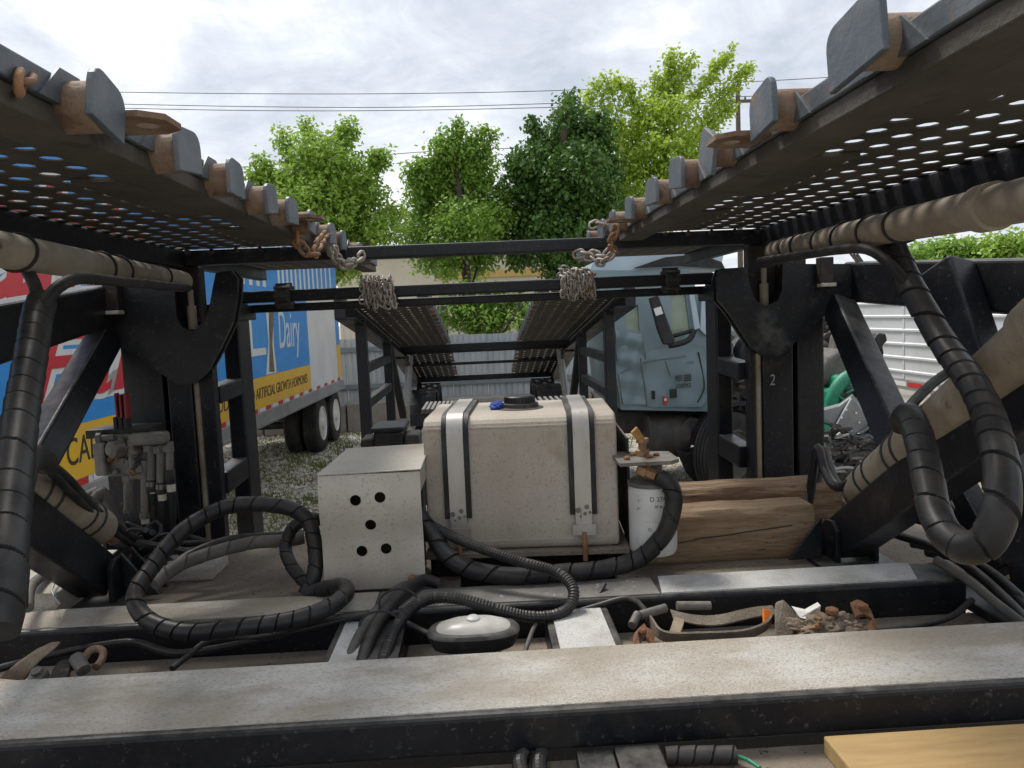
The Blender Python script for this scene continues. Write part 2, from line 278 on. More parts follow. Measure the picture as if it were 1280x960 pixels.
def circle(cx, cy, r, n=16, ry=None): return [(cx+r*math.cos(2*math.pi*k/n), cy+(ry or r)*math.sin(2*math.pi*k/n)) for k in range(n)]
def spline(pts, step=0.01):
    """Catmull-Rom through points, resampled at about step."""
    pts = [Vector(p) for p in pts]; P = [pts[0]*2-pts[1]]+pts+[pts[-1]*2-pts[-2]]; out = []
    for i in range(1, len(P)-2):
        p0, p1, p2, p3 = P[i-1:i+3]; n = max(2, int((p2-p1).length/step))
        for k in range(n):
            t = k/n; out.append(0.5*((2*p1)+(p2-p0)*t+(2*p0-5*p1+4*p2-p3)*t*t+(3*p1-p0-3*p2+p3)*t**3))
    return out+[pts[-1]]
def px_path(l): return [at(u, v, y) for u, v, y in l]
def spiral(pitch, gap=0.075, depth=0.20):
    def f(s, a):
        ph = (s/pitch+a+0.30*math.sin(s*9.0)+0.18*math.sin(s*23.0+1)) % 1.0
        return 1-depth if ph < gap else (1.0+0.07*(ph-0.5))
    return f
def ribbed(pitch): return lambda s, a: 1.0 if (s/pitch) % 1 < 0.5 else 0.86
def hose(name, pts, r, label, cat='hose', m='hose', wrap=0.0, rib=0.0, n=14, group=None, parent=None, step=None):
    if wrap: o = MB().tube(spline(pts, step or wrap/32), r, 36, True, spiral(wrap*1.15)).build(name, m, parent, smooth=True)
    elif rib: o = MB().tube(spline(pts, rib/2), r, 12, True, ribbed(rib)).build(name, m, parent)
    else: o = MB().tube(spline(pts, step or 0.02), r, n).build(name, m, parent, smooth=True)
    if not parent: tag(o, label, cat, group)
    return o
_link = {}
def link_mesh(ln, r, m):
    k = (ln, r, m)
    if k not in _link:
        mb = MB(); w = ln*0.33; pts = []
        for i in range(16):
            a = 2*math.pi*i/16; pts.append(Vector((math.cos(a)*w+0, (ln/2-w)*(1 if math.sin(a) > 0 else -1)+math.sin(a)*w, 0)))
        pts.append(pts[0]); pts.append(pts[1]); mb.tube(pts, r, 6, False)
        me = bpy.data.meshes.new('chain_link'); me.from_pydata(mb.v, [], mb.f); me.materials.append(MATS[m])
        for p in me.polygons: p.use_smooth = True
        _link[k] = me
    return _link[k]
def chain(pts, ln, r, label, m='chain', group=None, jit=0.25):
    pts = spline(pts, ln*0.05); t = thing('chain', pts[0], label, 'chain', group)
    step = ln*0.66; acc = 0; k = 0; me = link_mesh(ln, r, m)
    for i in range(1, len(pts)-1):
        acc += (pts[i]-pts[i-1]).length
        if acc >= step:
            acc = 0; k += 1; d = (pts[i+1]-pts[i-1]).normalized(); q = d.to_track_quat('Y', 'Z')
            o = bpy.data.objects.new('chain_link', me); COL.objects.link(o); o.parent = t; o.location = pts[i]-WLOC[t]
            o.rotation_mode = 'QUATERNION'
            o.rotation_quaternion = q @ Matrix.Rotation((math.pi/2 if k % 2 else 0)+random.uniform(-jit, jit), 3, 'Y').to_quaternion()
    return t
def perf(x0, x1, y0, y1, z, t, pitch_x, pitch_y, rx, ry, slope=None):
    """perforated plate with real holes; slope(y) gives z."""
    mb = MB(); nx = max(1, int((x1-x0)/pitch_x)); ny = max(1, int((y1-y0)/pitch_y)); dx = (x1-x0)/nx; dy = (y1-y0)/ny
    zf = slope or (lambda y: z)
    for i in range(nx):
        for j in range(ny):
            X0, X1, Y0, Y1 = x0+i*dx, x0+(i+1)*dx, y0+j*dy, y0+(j+1)*dy; sq = [(X1,(Y0+Y1)/2),(X1,Y1),((X0+X1)/2,Y1),(X0,Y1),(X0,(Y0+Y1)/2),(X0,Y0),((X0+X1)/2,Y0),(X1,Y0)]
            cx, cy = (X0+X1)/2, (Y0+Y1)/2+(dy*0.2 if i % 2 else -dy*0.2)
            ho = [(cx+rx*math.cos(a*math.pi/4), cy+ry*math.sin(a*math.pi/4)) for a in range(8)]
            vs = [(x, y, zf(y)) for x, y in sq]+[(x, y, zf(y)) for x, y in ho]+[(x, y, zf(y)+t) for x, y in ho]+[(x, y, zf(y)+t) for x, y in sq]
            fs = []
            for a in range(8):
                b = (a+1) % 8; fs += [(a, b, 8+b, 8+a), (8+a, 8+b, 16+b, 16+a), (16+a, 16+b, 24+b, 24+a)]
            mb.add(vs, fs)
    return mb

# ================================================================== GROUND
def sheet(name, x0, x1, y0, y1, z, m, nx=2, ny=2, zf=None):
    mb = MB(); vs = [(x0+(x1-x0)*i/nx, y0+(y1-y0)*j/ny, zf(x0+(x1-x0)*i/nx, y0+(y1-y0)*j/ny) if zf else z) for j in range(ny+1) for i in range(nx+1)]
    mb.add(vs, [(j*(nx+1)+i, j*(nx+1)+i+1, (j+1)*(nx+1)+i+1, (j+1)*(nx+1)+i) for j in range(ny) for i in range(nx)])
    return mb.build(name, m)
tag(sheet('ground', -400, 400, -60, 900, 0.0, 'ground'), 'pale gravel yard with patches of weeds', None, None, 'structure')

# ================================================================== CAR HAULER TRUCK BED (chassis, deck, uprights)
T = thing('car_hauler_truck', (0, 2.6, 0), 'black steel car hauler truck bed with grit coated beams and uprights', 'truck')
# near cross beam
nb = MB().box(-1.62, 1.62, 1.492, 1.785, 1.412, 1.5).build('cross_beam', 'black', T, 0.012, seg=3)
MB().box(-1.60, 1.60, 1.512, 1.778, 1.498, 1.5035).build('grip_coating', 'grit', nb, 0.002)
MB().box(-1.60, 1.60, 1.70, 1.776, 1.10, 1.411).build('beam_web', 'black', nb, 0.004)
# second cross beam with three stretches of coating
sb = MB().box(-1.45, 1.36, 2.085, 2.245, 1.352, 1.5).build('cross_beam', 'black', T, 0.012, seg=3)
MB().box(-1.43, -0.335, 2.10, 2.238, 1.498, 1.5035).build('grip_coating', 'grit', sb)
MB().box(-0.330, 0.475, 2.10, 2.238, 1.498, 1.5030).build('grip_coating', 'gritworn', sb)
MB().prism([(0.48, 2.10, 1.4985), (1.22, 2.10, 1.4985), (1.27, 2.238, 1.4985), (0.50, 2.238, 1.4985)], (0, 0, 0.006)).build('grip_coating', 'gritwhite', sb)
# trough between the beams
MB().box(-1.6, 1.6, 1.79, 2.08, 1.36, 1.402).build('trough_floor', 'dustfloor', T)
for (u0, u1, v, cm) in ((408, 500, 812, 'gritwhite'), (688, 778, 800, 'gritwhite')):
    a = atz(u0, v, 1.485); b = atz(u1, v, 1.485)
    rr = MB().box(a.x, b.x, 1.788, 2.082, 1.404, 1.482).build('longitudinal_rail', 'black', T, 0.006)
    MB().box(a.x+0.02, b.x-0.022 if u0 > 600 else a.x+0.085, 1.79, 2.06, 1.480, 1.4865).build('grip_coating', cm, rr)
# floor in front of the near beam, rear deck
MB().box(-1.6, 1.6, 1.0, 1.49, 1.36, 1.395).build('front_floor', 'dustfloor', T)
MB().box(-1.45, -0.10, 2.248, 3.05, 1.40, 1.462).build('deck_plate', 'dustfloor', T, 0.004)
MB().box(0.40, 1.62, 2.248, 3.05, 1.40, 1.462).build('deck_plate', 'dustfloor', T, 0.004)
MB().box(-0.098, 0.398, 2.248, 3.05, 1.36, 1.40).build('deck_plate', 'darkfloor', T, 0.004)
for x in (-0.46, 0.42):
    MB().box(x-0.045, x+0.045, 3.05, 6.2, 1.15, 1.44).build('chassis_rail', 'black', T, 0.008)
for y in (3.6, 4.3, 5.2):
    MB().box(-0.41, 0.37, y, y+0.12, 1.22, 1.40).build('chassis_crossmember', 'blackrust', T, 0.006)
# truck wheels under the bed
def wheel(name, c, r, w, ax, parent=None, rim='rimwhite', label=None, group=None, hub=True):
    t = thing(name, Vector(c)-Vector((0,0,r)), label, 'wheel', group) if parent is None else None
    c = Vector(c); ax = Vector(ax).normalized(); mb = MB()
    pr = [(r*0.60, -w/2+0.01), (r*0.72, -w/2), (r*0.93, -w/2+0.004), (r*0.985, -w/2+0.03)]
    for k in range(5):
        d = -w/2+0.03+(w-0.06)*(k/5); d2 = -w/2+0.03+(w-0.06)*((k+1)/5); pr += [(r, d+0.004), (r, d2-0.008), (r*0.975, d2-0.006), (r*0.975, d2)]
    pr += [(r*0.985, w/2-0.03), (r*0.93, w/2-0.004), (r*0.72, w/2), (r*0.60, w/2-0.01)]
    par = parent or t
    ty = mb.lathe(c, ax, pr, 40, False).build('tyre' if t else name, 'tyre', par, smooth=True)
    q = t or ty
    rm = MB().lathe(c, ax, [(r*0.605, w/2-0.012), (r*0.60, w/2+0.006), (r*0.56, w/2+0.008), (r*0.53, w/2-0.012), (r*0.47, w/2-0.035), (r*0.40, w/2-0.032), (r*0.22, w/2-0.028), (r*0.20, w/2+0.01), (r*0.13, w/2+0.03), (0.001, w/2+0.03)], 32).build('rim', rim, q, smooth=True)
    u = Vector((0,0,1)); s = ax.cross(u)
    if t:
        for k in range(10):
            a = k*math.pi/5; p = c+ax*(w/2-0.062)+(u*math.cos(a)+s*math.sin(a))*(r*0.31)
            MB().lathe(p, ax, [(0.014, 0), (0.014, 0.02), (0.009, 0.026)], 6).build('lug_nut', 'rimdark', rm)
    return q
for sx in (-1, 1):
    for y in (4.1, 5.45): wheel('wheel', (sx*0.98, y, 0.51), 0.51, 0.28, (sx, 0, 0), T, 'rimdark')

# ---- uprights, gussets, ladder frames, braces and side beams on both sides
gL = [(106,412),(150,432),(212,473),(222,479),(232,481),(246,479),(258,469),(276,436),(292,402),(297,372),(298,348),(290,338),(271,341),(267,360),(263,384),(256,401),(246,412),(237,414),(228,409),(222,396),(220,372),(219,343),(135,346),(106,358)]
gR = [(1094,372),(1059,371),(1030,394),(997,424),(985,436),(972,444),(962,447),(952,445),(940,436),(926,415),(911,392),(897,376),(895,350),(900,336),(932,334),(937,359),(942,372),(948,379),(955,382),(963,381),(971,376),(976,363),(977,330),(1060,330),(1094,338)]
YG = 2.94
for side, poly in ((-1, gL), (1, gR)):
    pts = [at(u, v, YG) for u, v in poly]
    me = curve_mesh([[(p.x, p.z) for p in pts]], 0.022)
    g = place_mesh(me, 'gusset_plate', frame((0, YG, 0), (1,0,0), (0,0,1)), 'blackdusty', T); bevel(g, 0.004)
    # parallel rear plate of the gusset
    me = curve_mesh([[(p.x, p.z) for p in pts]], 0.018)
    g2 = place_mesh(me, 'gusset_plate', frame((0, YG+0.055, 0), (1,0,0), (0,0,1)), 'black', T); bevel(g2, 0.004)
    if side < 0: xa, xb, xc, xd, xe, xf = -1.375, -1.225, -1.205, -1.045, -1.115, -1.085
    else: xa, xb, xc, xd, xe, xf = 1.355, 1.245, 1.225, 1.065, 1.105, 1.075
    sx = side
    # box tube, recessed web, channel face and thin tan rod of the upright
    MB().box(*sorted((xa, xb)), 2.985, 3.13, 1.40, 2.28).build('upright_tube', 'black', T, 0.008)
    MB().box(*sorted((xb, xc)), 3.05, 3.10, 1.40, 2.25).build('upright_web', 'black', T)
    MB().box(*sorted((xc, xe-sx*0.002)), 2.975, 3.12, 1.44, 2.25).build('upright_channel', 'black', T, 0.006)
    MB().box(*sorted((xf-sx*0.002, xd-sx*0.015)), 2.98, 3.03, 1.44, 2.30).build('upright_edge', 'black', T, 0.004)
    MB().tube([((xe+xf)/2, 2.995, 1.45), ((xe+xf)/2, 2.995, 2.30)], 0.013, 12).build('lift_rod', 'tan', T, smooth=True)
    # deep column continuing up to the track
    MB().box(*sorted((xa+(-sx)*0.02, xe)), 3.10, 3.16, 2.2, 2.50).build('upright_head', 'blackrust', T, 0.006)
    MB().box(*sorted((sx*1.25, sx*1.07)), 3.02, 3.09, 2.32, 2.545).build('hinge_block', 'blackrust', T, 0.008)
    # ladder frame behind the upright
    px0, px1 = (-1.09, -1.02) if sx < 0 else (1.02, 1.09)
    lp = MB().box(px0, px1, 3.30, 3.46, 1.15, 2.42).build('ladder_post', 'black', T, 0.008)
    for (zz0, zz1) in ((2.02, 2.09), (1.66, 1.75)):
        MB().bar(((px0+px1)/2, 3.032, (zz0+zz1)/2-0.01), ((px0+px1)/2, 3.305, (zz0+zz1)/2), 0.066, zz1-zz0).build('ladder_rung', 'black', T, 0.006)
    MB().box(px0-0.02, px1+0.02, 3.10, 3.50, 2.335, 2.40).build('ladder_head', 'black', T, 0.006)
    # side beam running forward from the gusset
    A = at(*( (120, 383) if sx < 0 else (1080, 352)), 2.93); B = at(*((-20, 418) if sx < 0 else (1290, 358)), 2.05)
    d = (B-A); B2 = A+d*2.2
    sbm = MB().bar(A-d*0.08, B2, 0.10, 0.155).build('side_beam', 'black', T, 0.012, seg=3)
    for k in range(3):                                             # pale ties wrapped over the beam end
        d1, d2 = ((117-k*5, 356), (92-k*3, 391)) if sx < 0 else ((1063+k*4, 317), (1082+k*3, 341))
        MB().bar(at(*d1, 2.912), at(*d2, 2.912), 0.007, 0.006, (0,-1,0)).build('wire_tie', 'greyfit', T)
    # pin and bracket hanging on the gusset
    bu, bv = (140, 372) if sx < 0 else (1032, 338)
    c = at(bu, bv, 2.90); bk = MB().box(c.x-0.026, c.x+0.026, 2.885, 2.93, c.z-0.05, c.z+0.05).build('bracket', 'blackrust', T, 0.004)
    MB().box(c.x-0.024, c.x+0.03, 2.872, 2.925, c.z-0.062, c.z-0.048).build('bracket_foot', 'tagwhite', bk, 0.003)
    c = at(240 if sx < 0 else 955, 392 if sx < 0 else 364, 2.99)
    MB().tube([c-Vector((0,0,.06)), c+Vector((0,0,.03))], 0.017, 12).tube([c+Vector((0,0,.03)), c+Vector((0,0,.09))], 0.011, 10).build('hinge_pin', 'tan', T, smooth=True)
    # brace from gusset down towards the camera
    a = at(*((128, 428) if sx < 0 else (1052, 390)), 2.90); b = at(*((20, 618) if sx < 0 else (1138, 585)), 2.18); dd = b-a
    MB().bar(a-dd*0.05, b+dd*0.22, 0.095, 0.095, (sx*0.35, -0.6, 1)).build('diagonal_brace', 'black', T, 0.01, seg=3)
    # lift arm: box beam rising from a foot bracket on the deck
    a = at(*((120, 720) if sx < 0 else (1058, 672)), 2.40); a.z = max(a.z, 1.52)
    b = at(*((-110, 560) if sx < 0 else (1330, 470)), 1.45 if sx > 0 else 1.6)
    am_ = MB().bar(a, b, 0.09, 0.135).build('lift_arm', 'black', T, 0.008)
    for ox in (-0.062, 0.062):
        f0 = Vector((a.x+ox, a.y, 1.46)); 
        MB().prism([f0+Vector((0,-0.06,0)), f0+Vector((0,0.13,0)), f0+Vector((0,0.10,0.06)), f0+Vector((0,0.02,0.14)), f0+Vector((0,-0.03,0.145)), f0+Vector((0,-0.06,0.12))], (0.016,0,0)).build('foot_lug', 'black', T, 0.003)
    MB().box(a.x-0.12, a.x+0.12, a.y-0.09, a.y+0.16, 1.462, 1.478).build('foot_plate', 'black', T, 0.003)
    pa = Vector((a.x-sx*0.08, a.y+0.0, 1.475))
    MB().prism([pa+Vector((-sx*0.11,0,0)), pa+Vector((0,0,0)), pa+Vector((0,0,0.14))], (0,0.012,0)).prism([pa+Vector((-sx*0.11,0.07,0)), pa+Vector((0,0.07,0)), pa+Vector((0,0.07,0.14))], (0,0.012,0)).build('foot_gusset', 'black', T, 0.002)
# extra braces in front of the right side beam
a = at(1182, 335, 2.25); b = at(1228, 478, 2.05); MB().bar(a, b+(b-a)*1.3, 0.10, 0.12, (0.3,-1,0.2)).build('side_brace', 'black', T, 0.01, seg=3)
a = at(1192, 600, 2.35); b = at(1255, 715, 2.15); MB().bar(a, b, 0.10, 0.08, (0.3,-0.3,1)).build('side_brace', 'black', T, 0.008)
a = at(1262, 570, 2.3); b = at(1300, 760, 2.0); MB().bar(a, b, 0.10, 0.08, (0.3,-0.9,0.2)).build('side_brace', 'black', T, 0.008)
a = at(-20, 705, 2.35); b = at(45, 715, 2.6); 
MB().box(1.37, 1.70, 1.82, 3.0, 1.40, 1.43).build('side_step', 'plastic', T, 0.006)
MB().box(-1.62, -1.28, 2.25, 3.0, 1.463, 1.55).build('side_step', 'grit', T, 0.006)
# cross bars between the uprights
cb1 = MB().box(-0.50, 0.505, 2.97, 3.03, 2.543, 2.592).build('cross_bar', 'black', T, 0.008)
cb2 = MB().bar((-1.02, 3.40, 2.432), (1.04, 3.40, 2.434), 0.06, 0.050).build('cross_bar', 'black', T, 0.008)
MB().bar((-1.02, 3.46, 2.383), (1.04, 3.46, 2.385), 0.05, 0.036).build('cross_bar', 'black', T, 0.006)
for x in (-0.845, 0.85):                                           # ratchet sleeves on the bar
    mb = MB()
    mb.lathe((x-0.03, 3.40, 2.432), (1,0,0), [(0.052, 0), (0.052, 0.012), (0.044, 0.012), (0.044, 0.048), (0.052, 0.048), (0.052, 0.06)], 16)
    for k in range(8):
        a = k*math.pi/4; mb.bar((x-0.035, 3.40+0.05*math.cos(a), 2.432+0.05*math.sin(a)), (x+0.035, 3.40+0.05*math.cos(a), 2.432+0.05*math.sin(a)), 0.012, 0.012, (0, math.cos(a), math.sin(a)))
    mb.build('ratchet_sleeve', 'dirtyblack', T)
# number painted on the right upright
place_mesh(text_mesh('2', 0.062, 0.1, 0.001), 'painted_number', frame((1.128, 2.973, 1.99), (0.75,0,0), (0,0,1)), 'railgrey', T)

# rear ribbed ramp plates of the bed and dark fenders beside them
for (x0, x1, sx) in ((-0.36, -0.13, -1), (0.19, 0.50, 1)):
    a = 4.35; t = thing('ramp_plate', ((x0+x1)/2, 4.5, 1.40), 'ribbed steel ramp plate lying behind the tank, %s' % ('beside the black battery box side' if sx < 0 else 'towards the blue cab side'), 'ramp', 'ribbed ramp plates behind the tank')
    MB().box(x0, x1, 4.35, 4.75, 1.76, 1.775).build('plate', 'blackrust', t)
    for k in range(9):
        xx = x0+(x1-x0)*(k+0.5)/9; MB().box(xx-0.009, xx+0.009, 4.35, 4.75, 1.776, 1.80).build('slat', 'greyfit', t, 0.003)
    for yy in (4.40, 4.66): MB().box(x0+0.02, x1-0.02, yy, yy+0.05, 1.40, 1.76).build('support', 'blackrust', t)

# ================================================================== OVERHEAD TRACKS
def track(sx, caps, lab):
    t = thing('loading_track', (sx*0.85, 1.9, 2.54), lab, 'track', 'overhead loading tracks')
    xi, xo = sx*0.55, sx*1.13
    X0, X1 = sorted((xi+sx*0.06, xo))
    perf(X0, X1, 0.25, 2.965, 2.603, 0.003, 0.066, 0.080, 0.0195, 0.021).build('perforated_plate', 'deckunder', t)
    perf(X0, X1, 3.05, 4.20, 2.603, 0.003, 0.066, 0.080, 0.0195, 0.021).build('perforated_plate', 'deckunder', t)
    # inner rail: bottom flange strip and sloped web above
    MB().box(*sorted((xi-sx*0.005, xi+sx*0.085)), 0.2, 2.965, 2.572, 2.602).build('inner_rail', 'deckunder', t, 0.003)
    ir = MB().box(*sorted((xi-sx*0.012, xi+sx*0.012)), 0.2, 4.2, 2.603, 2.64).build('inner_rail', 'capplate', t, 0.003)
    MB().box(*sorted((xi-sx*0.004, xi+sx*0.07)), 3.04, 4.2, 2.572, 2.602).build('inner_rail', 'deckunder', t, 0.003)
    # outer beam
    MB().box(*sorted((xo-sx*0.01, xo+sx*0.10)), 0.2, 2.965, 2.50, 2.61).build('outer_beam', 'black', t, 0.006)
    MB().box(*sorted((xo-sx*0.03, xo-sx*0.011)), 0.2, 2.96, 2.535, 2.602).build('outer_flange', 'black', t, 0.003)
    MB().box(*sorted((xo+sx*0.0, xo+sx*0.05)), 3.04, 4.2, 2.55, 2.62).build('outer_beam', 'black', t, 0.006)
    MB().box(*sorted((sx*0.49, sx*1.20)), 2.966, 3.035, 2.545, 2.601).build('end_beam', 'black', t, 0.005)
    for y in (0.75, 1.55, 2.35):                                   # thin lap joints and stiffeners under the plate
        MB().box(*sorted((xi+sx*0.09, xi+sx*0.23)), y, y+0.5, 2.594, 2.602).build('lap_strip', 'deckunder', t)
    for k in range(5):
        x = sx*(0.72+k*0.09); MB().lathe((x, 2.955, 2.59), (0,-1,0), [(0.012, 0), (0.012, 0.014), (0.007, 0.018)], 6).build('bolt', 'blackrust', t)
    for i, (y, tilt, big) in enumerate(caps):
        zc = 2.606 if sx < 0 else 2.628
        tb = MB().tube([(xi+sx*0.03, y, zc), (xi-sx*0.052, y, zc)], 0.034, 18).build('stub_tube', 'rusttube', t, smooth=True)
        # squared end cap with clipped corners
        h, w = 0.040*big, (0.050 if sx < 0 else 0.060)*big; c = 0.026; pl = [(-w, -h), (w, -h*0.9)]
        for (ox, oz, a0) in ((w-c, h-c, 0), (-w+c, h-c, 90)): pl += [(ox+c*math.cos(R(a0+q*22.5)), oz+c*math.sin(R(a0+q*22.5))) for q in range(5)]
        q = Matrix.Rotation(tilt, 3, 'X') @ Matrix.Rotation(random.uniform(-.06, .06), 3, 'Z')
        P = [Vector((xi-sx*0.053, y, zc+0.002))+q @ Vector((0, a, b)) for a, b in pl]
        MB().prism(P, (-sx*0.010, 0, 0)).build('end_cap', 'capplate', tb, 0.002)
        MB().prism([Vector((xi-sx*0.012, y-0.085, 2.602)), Vector((xi-sx*0.012, y+0.06, 2.602)), Vector((xi-sx*0.012, y+0.02, 2.65)), Vector((xi-sx*0.012, y-0.03, 2.65))], (-sx*0.004, 0, 0)).build('weld_gusset', 'capplate', t)
    # flat lug plates with a hole
    for y in ((1.20, 2.30) if sx < 0 else (1.45, 2.62)):
        o_ = [(0, -0.055), (0.07, -0.055), (0.10, -0.03), (0.10, 0.03), (0.07, 0.055), (0, 0.055)]
        me = curve_mesh([o_, circle(0.062, 0, 0.016, 14)], 0.009)
        place_mesh(me, 'lug_plate', frame((xi-sx*0.005, y, 2.612), (-sx, 0, 0), (0, 1, 0)), 'rusttube', t)
    return t
track(-1, [(0.50,0,1),(0.78,0.1,1.0),(1.09,-0.25,0.95),(1.38,0.05,0.95),(1.64,-0.05,0.95),(1.91,0.1,0.9),(2.12,0,0.9),(2.36,-0.1,0.85),(2.68,0,0.9),(2.90,0,.9),(3.3,0,.8),(3.65,0,.8)], 'overhead perforated steel loading track beside the blue dairy trailer')
track(1, [(0.70,0,1),(0.99,-0.15,1.1),(1.31,-0.1,1),(1.62,0.45,0.95),(1.88,0.1,0.95),(2.15,0,0.9),(2.47,0.1,0.9),(2.79,0,0.9),(3.04,0,.9),(3.4,0,.8),(3.75,0,.8)], 'overhead perforated steel loading track on the blue cab side')

# ================================================================== HYDRAULIC CYLINDERS
def cylinder(p, q, r, lab, rodlen=0.2, bands=(0.2, 0.27, 0.6, 0.67), grp='hydraulic cylinders on the uprights', collar=None):
    p, q = Vector(p), Vector(q); d = (q-p).normalized(); Ln = (q-p).length
    t = thing('hydraulic_cylinder', (p+q)/2-Vector((0,0,r)), lab, 'cylinder', grp)
    MB().lathe(p, d, [(r*0.8, -0.012), (r*0.98, 0), (r, 0.012), (r, Ln-0.012), (r*0.97, Ln)], 28).build('barrel', 'tan', t, smooth=True)
    MB().lathe(p-d*rodlen, d, [(r*0.45, 0), (r*0.45, rodlen+0.01)], 16).build('rod', 'rust', t, smooth=True)
    for b in bands:
        sk = Vector((0,0,1)).cross(d).normalized()*0.0
        pts = []
        c = p+d*(Ln*b); u = d.orthogonal().normalized(); w = d.cross(u)
        for k in range(21): a = 2*math.pi*k/20; pts.append(c+(u*math.cos(a)+w*math.sin(a))*(r+0.002)+d*(0.012*math.sin(a+b*9)))
        MB().tube(pts, 0.0042, 6).build('cable_tie', 'rubber', t, smooth=True)
    if collar: MB().lathe(p+d*(Ln*collar), d, [(r*0.9, 0), (r*1.18, 0.004), (r*1.18, 0.05), (r*0.9, 0.054)], 28).build('collar', 'tan', t, smooth=True)
    return t
cylinder(at(968, 314, 2.85), at(1330, 240, 1.15), 0.037, 'tan hydraulic cylinder tied under the track on the cab side', 0.06, (0.12,0.2,0.33,0.44,0.56,0.66), collar=0.86)
cylinder(at(228, 352, 2.85), at(-90, 296, 1.35), 0.037, 'tan hydraulic cylinder tied under the track beside the dairy trailer', 0.06, (0.18,0.42,0.5,0.8))
cylinder(at(1078, 612, 2.36), at(1330, 395, 1.38), 0.060, 'tan hydraulic lift cylinder lying on the arm by the timbers', 0.10, (0.10,0.16,0.30,0.36), collar=0.93)
cylinder(at(124, 660, 2.40), at(-70, 540, 1.75), 0.058, 'tan hydraulic lift cylinder lying on the arm below the valve block', 0.10, (0.12,0.20,0.45,0.52))

# ================================================================== HYDRAULIC TANK
tk = thing('hydraulic_tank', (0.125, 2.66, 1.462), 'large square beige tank held down by two metal straps', 'tank'); 
TKC = Vector((0.125, 2.66, 0)); TROT = Matrix.Rotation(-0.07, 3, 'Z')
def tkm(p): p = Vector(p); return TKC+TROT @ Vector((p.x, p.y, 0))+Vector((0,0,p.z))
TW, TD0, TD1, TZ0, TZ1, TRAD = 0.308, -0.245, 0.245, 1.555, 1.985, 0.05
def tank_profile(off=0.0, n=6):                                     # outline in y,z, open at the bottom
    pr = [(TD0-off, TZ0+0.02)]
    for k in range(n+1):
        a = math.pi-k*(math.pi/2)/n; pr.append((TD0+TRAD+(TRAD+off)*math.cos(a), TZ1-TRAD+(TRAD+off)*math.sin(a)))
    for k in range(n+1):
        a = math.pi/2-k*(math.pi/2)/n; pr.append((TD1-TRAD+(TRAD+off)*math.cos(a), TZ1-TRAD+(TRAD+off)*math.sin(a)))
    pr.append((TD1+off, TZ0+0.02)); return pr
def tank_band(x0, x1, o0, o1, name, m, parent, zlow=0.0):
    a, b = tank_profile(o0), tank_profile(o1); mb = MB(); n = len(a); vs = []
    a[0] = (a[0][0], a[0][1]+zlow); b[0] = (b[0][0], b[0][1]+zlow)
    for x in (x0, x1):
        vs += [tkm((x, y, z)) for y, z in a]; vs += [tkm((x, y, z)) for y, z in b]
    fs = []
    for i in range(n-1):
        fs += [(i, i+1, 2*n+i+1, 2*n+i), (n+i, 3*n+i, 3*n+i+1, n+i+1), (i, n+i, n+i+1, i+1), (2*n+i, 2*n+i+1, 3*n+i+1, 3*n+i)]
    fs += [(0, 2*n, 3*n, n), (n-1, 2*n-1, 4*n-1, 3*n-1)]
    return mb.add(vs, fs).build(name, m, parent, smooth=True)
pr = tank_profile(0, 5); pr[0] = (TD0+0.012, TZ0); pr.insert(1, (TD0, TZ0+0.014)); pr[-1] = (TD1, TZ0)
mb = MB(); mb.prism([tkm((-TW, y, z)) for y, z in pr], TROT @ Vector((2*TW, 0, 0)))
bevel(mb.build('tank_body', 'tank', tk), 0.016, 4)
for zz_, nm in ((1.955, 'seam'), (1.585, 'seam')):                  # folded seams on the front face
    MB().bar(tkm((-TW+0.01, TD0-0.001, zz_)), tkm((TW-0.01, TD0-0.001, zz_)), 0.004, 0.003).build('seam', 'boxmetal', tk)
for xs, w in ((-0.205, 0.062), (0.195, 0.062)):
    tank_band(xs-w/2-0.012, xs-w/2+0.012, 0.001, 0.012, 'rubber_strip', 'rubber', tk, 0.09)
    tank_band(xs+w/2-0.012, xs+w/2+0.012, 0.001, 0.012, 'rubber_strip', 'rubber', tk, 0.09)
    st = tank_band(xs-w/2+0.005, xs+w/2-0.005, 0.0125, 0.0165, 'strap', 'alu', tk, 0.045)
    MB().add(*((lambda A: (A, [(0,1,2,3),(7,6,5,4),(0,4,5,1),(1,5,6,2),(2,6,7,3),(3,7,4,0)]))([tkm((xs+a*(w/2+0.006), TD0-d, z)) for d in (0.013, 0.022) for a, z in ((-1,1.60),(1,1.60),(1,1.635),(-1,1.635))]))).build('strap_clamp', 'alu', st)
    MB().tube([tkm((xs, TD0-0.022, 1.61)), tkm((xs, TD0-0.030, 1.52))], 0.008, 8).build('strap_bolt', 'rust', st)
    for k in range(5): MB().lathe(tkm((xs+(-0.018, 0.010, 0.004, 0.02, -0.01)[k], TD0-0.0166, 1.66+(0.02,0.03,0.008,0.012,0.0)[k])), TROT @ Vector((0,-1,0)), [((0.009,0.008,0.006,0.005,0.004)[k], 0), ((0.008,0.007,0.005,0.004,0.003)[k], 0.003)], 10).build('rivet', 'greyfit', st)
MB().lathe(tkm((0.0, -0.015, TZ1-0.004)), (0,0,1), [(0.085, 0), (0.082, 0.006), (0.066, 0.010), (0.064, 0.022), (0.056, 0.024)], 28).build('filler_neck', 'dirtyblack', tk, smooth=True)
cp = MB()
for k in range(28):
    a = 2*math.pi*k/28; c = tkm((0.0, -0.015, 0)); cp.bar(c+Vector((0.052*math.cos(a), 0.052*math.sin(a), TZ1+0.018)), c+Vector((0.050*math.cos(a), 0.050*math.sin(a), TZ1+0.040)), 0.006, 0.006, (math.cos(a), math.sin(a), 0))
cp.lathe(tkm((0, -0.015, TZ1+0.018)), (0,0,1), [(0.052, 0), (0.050, 0.022), (0.045, 0.026), (0.02, 0.027)], 28).build('filler_cap', 'plastic', tk)
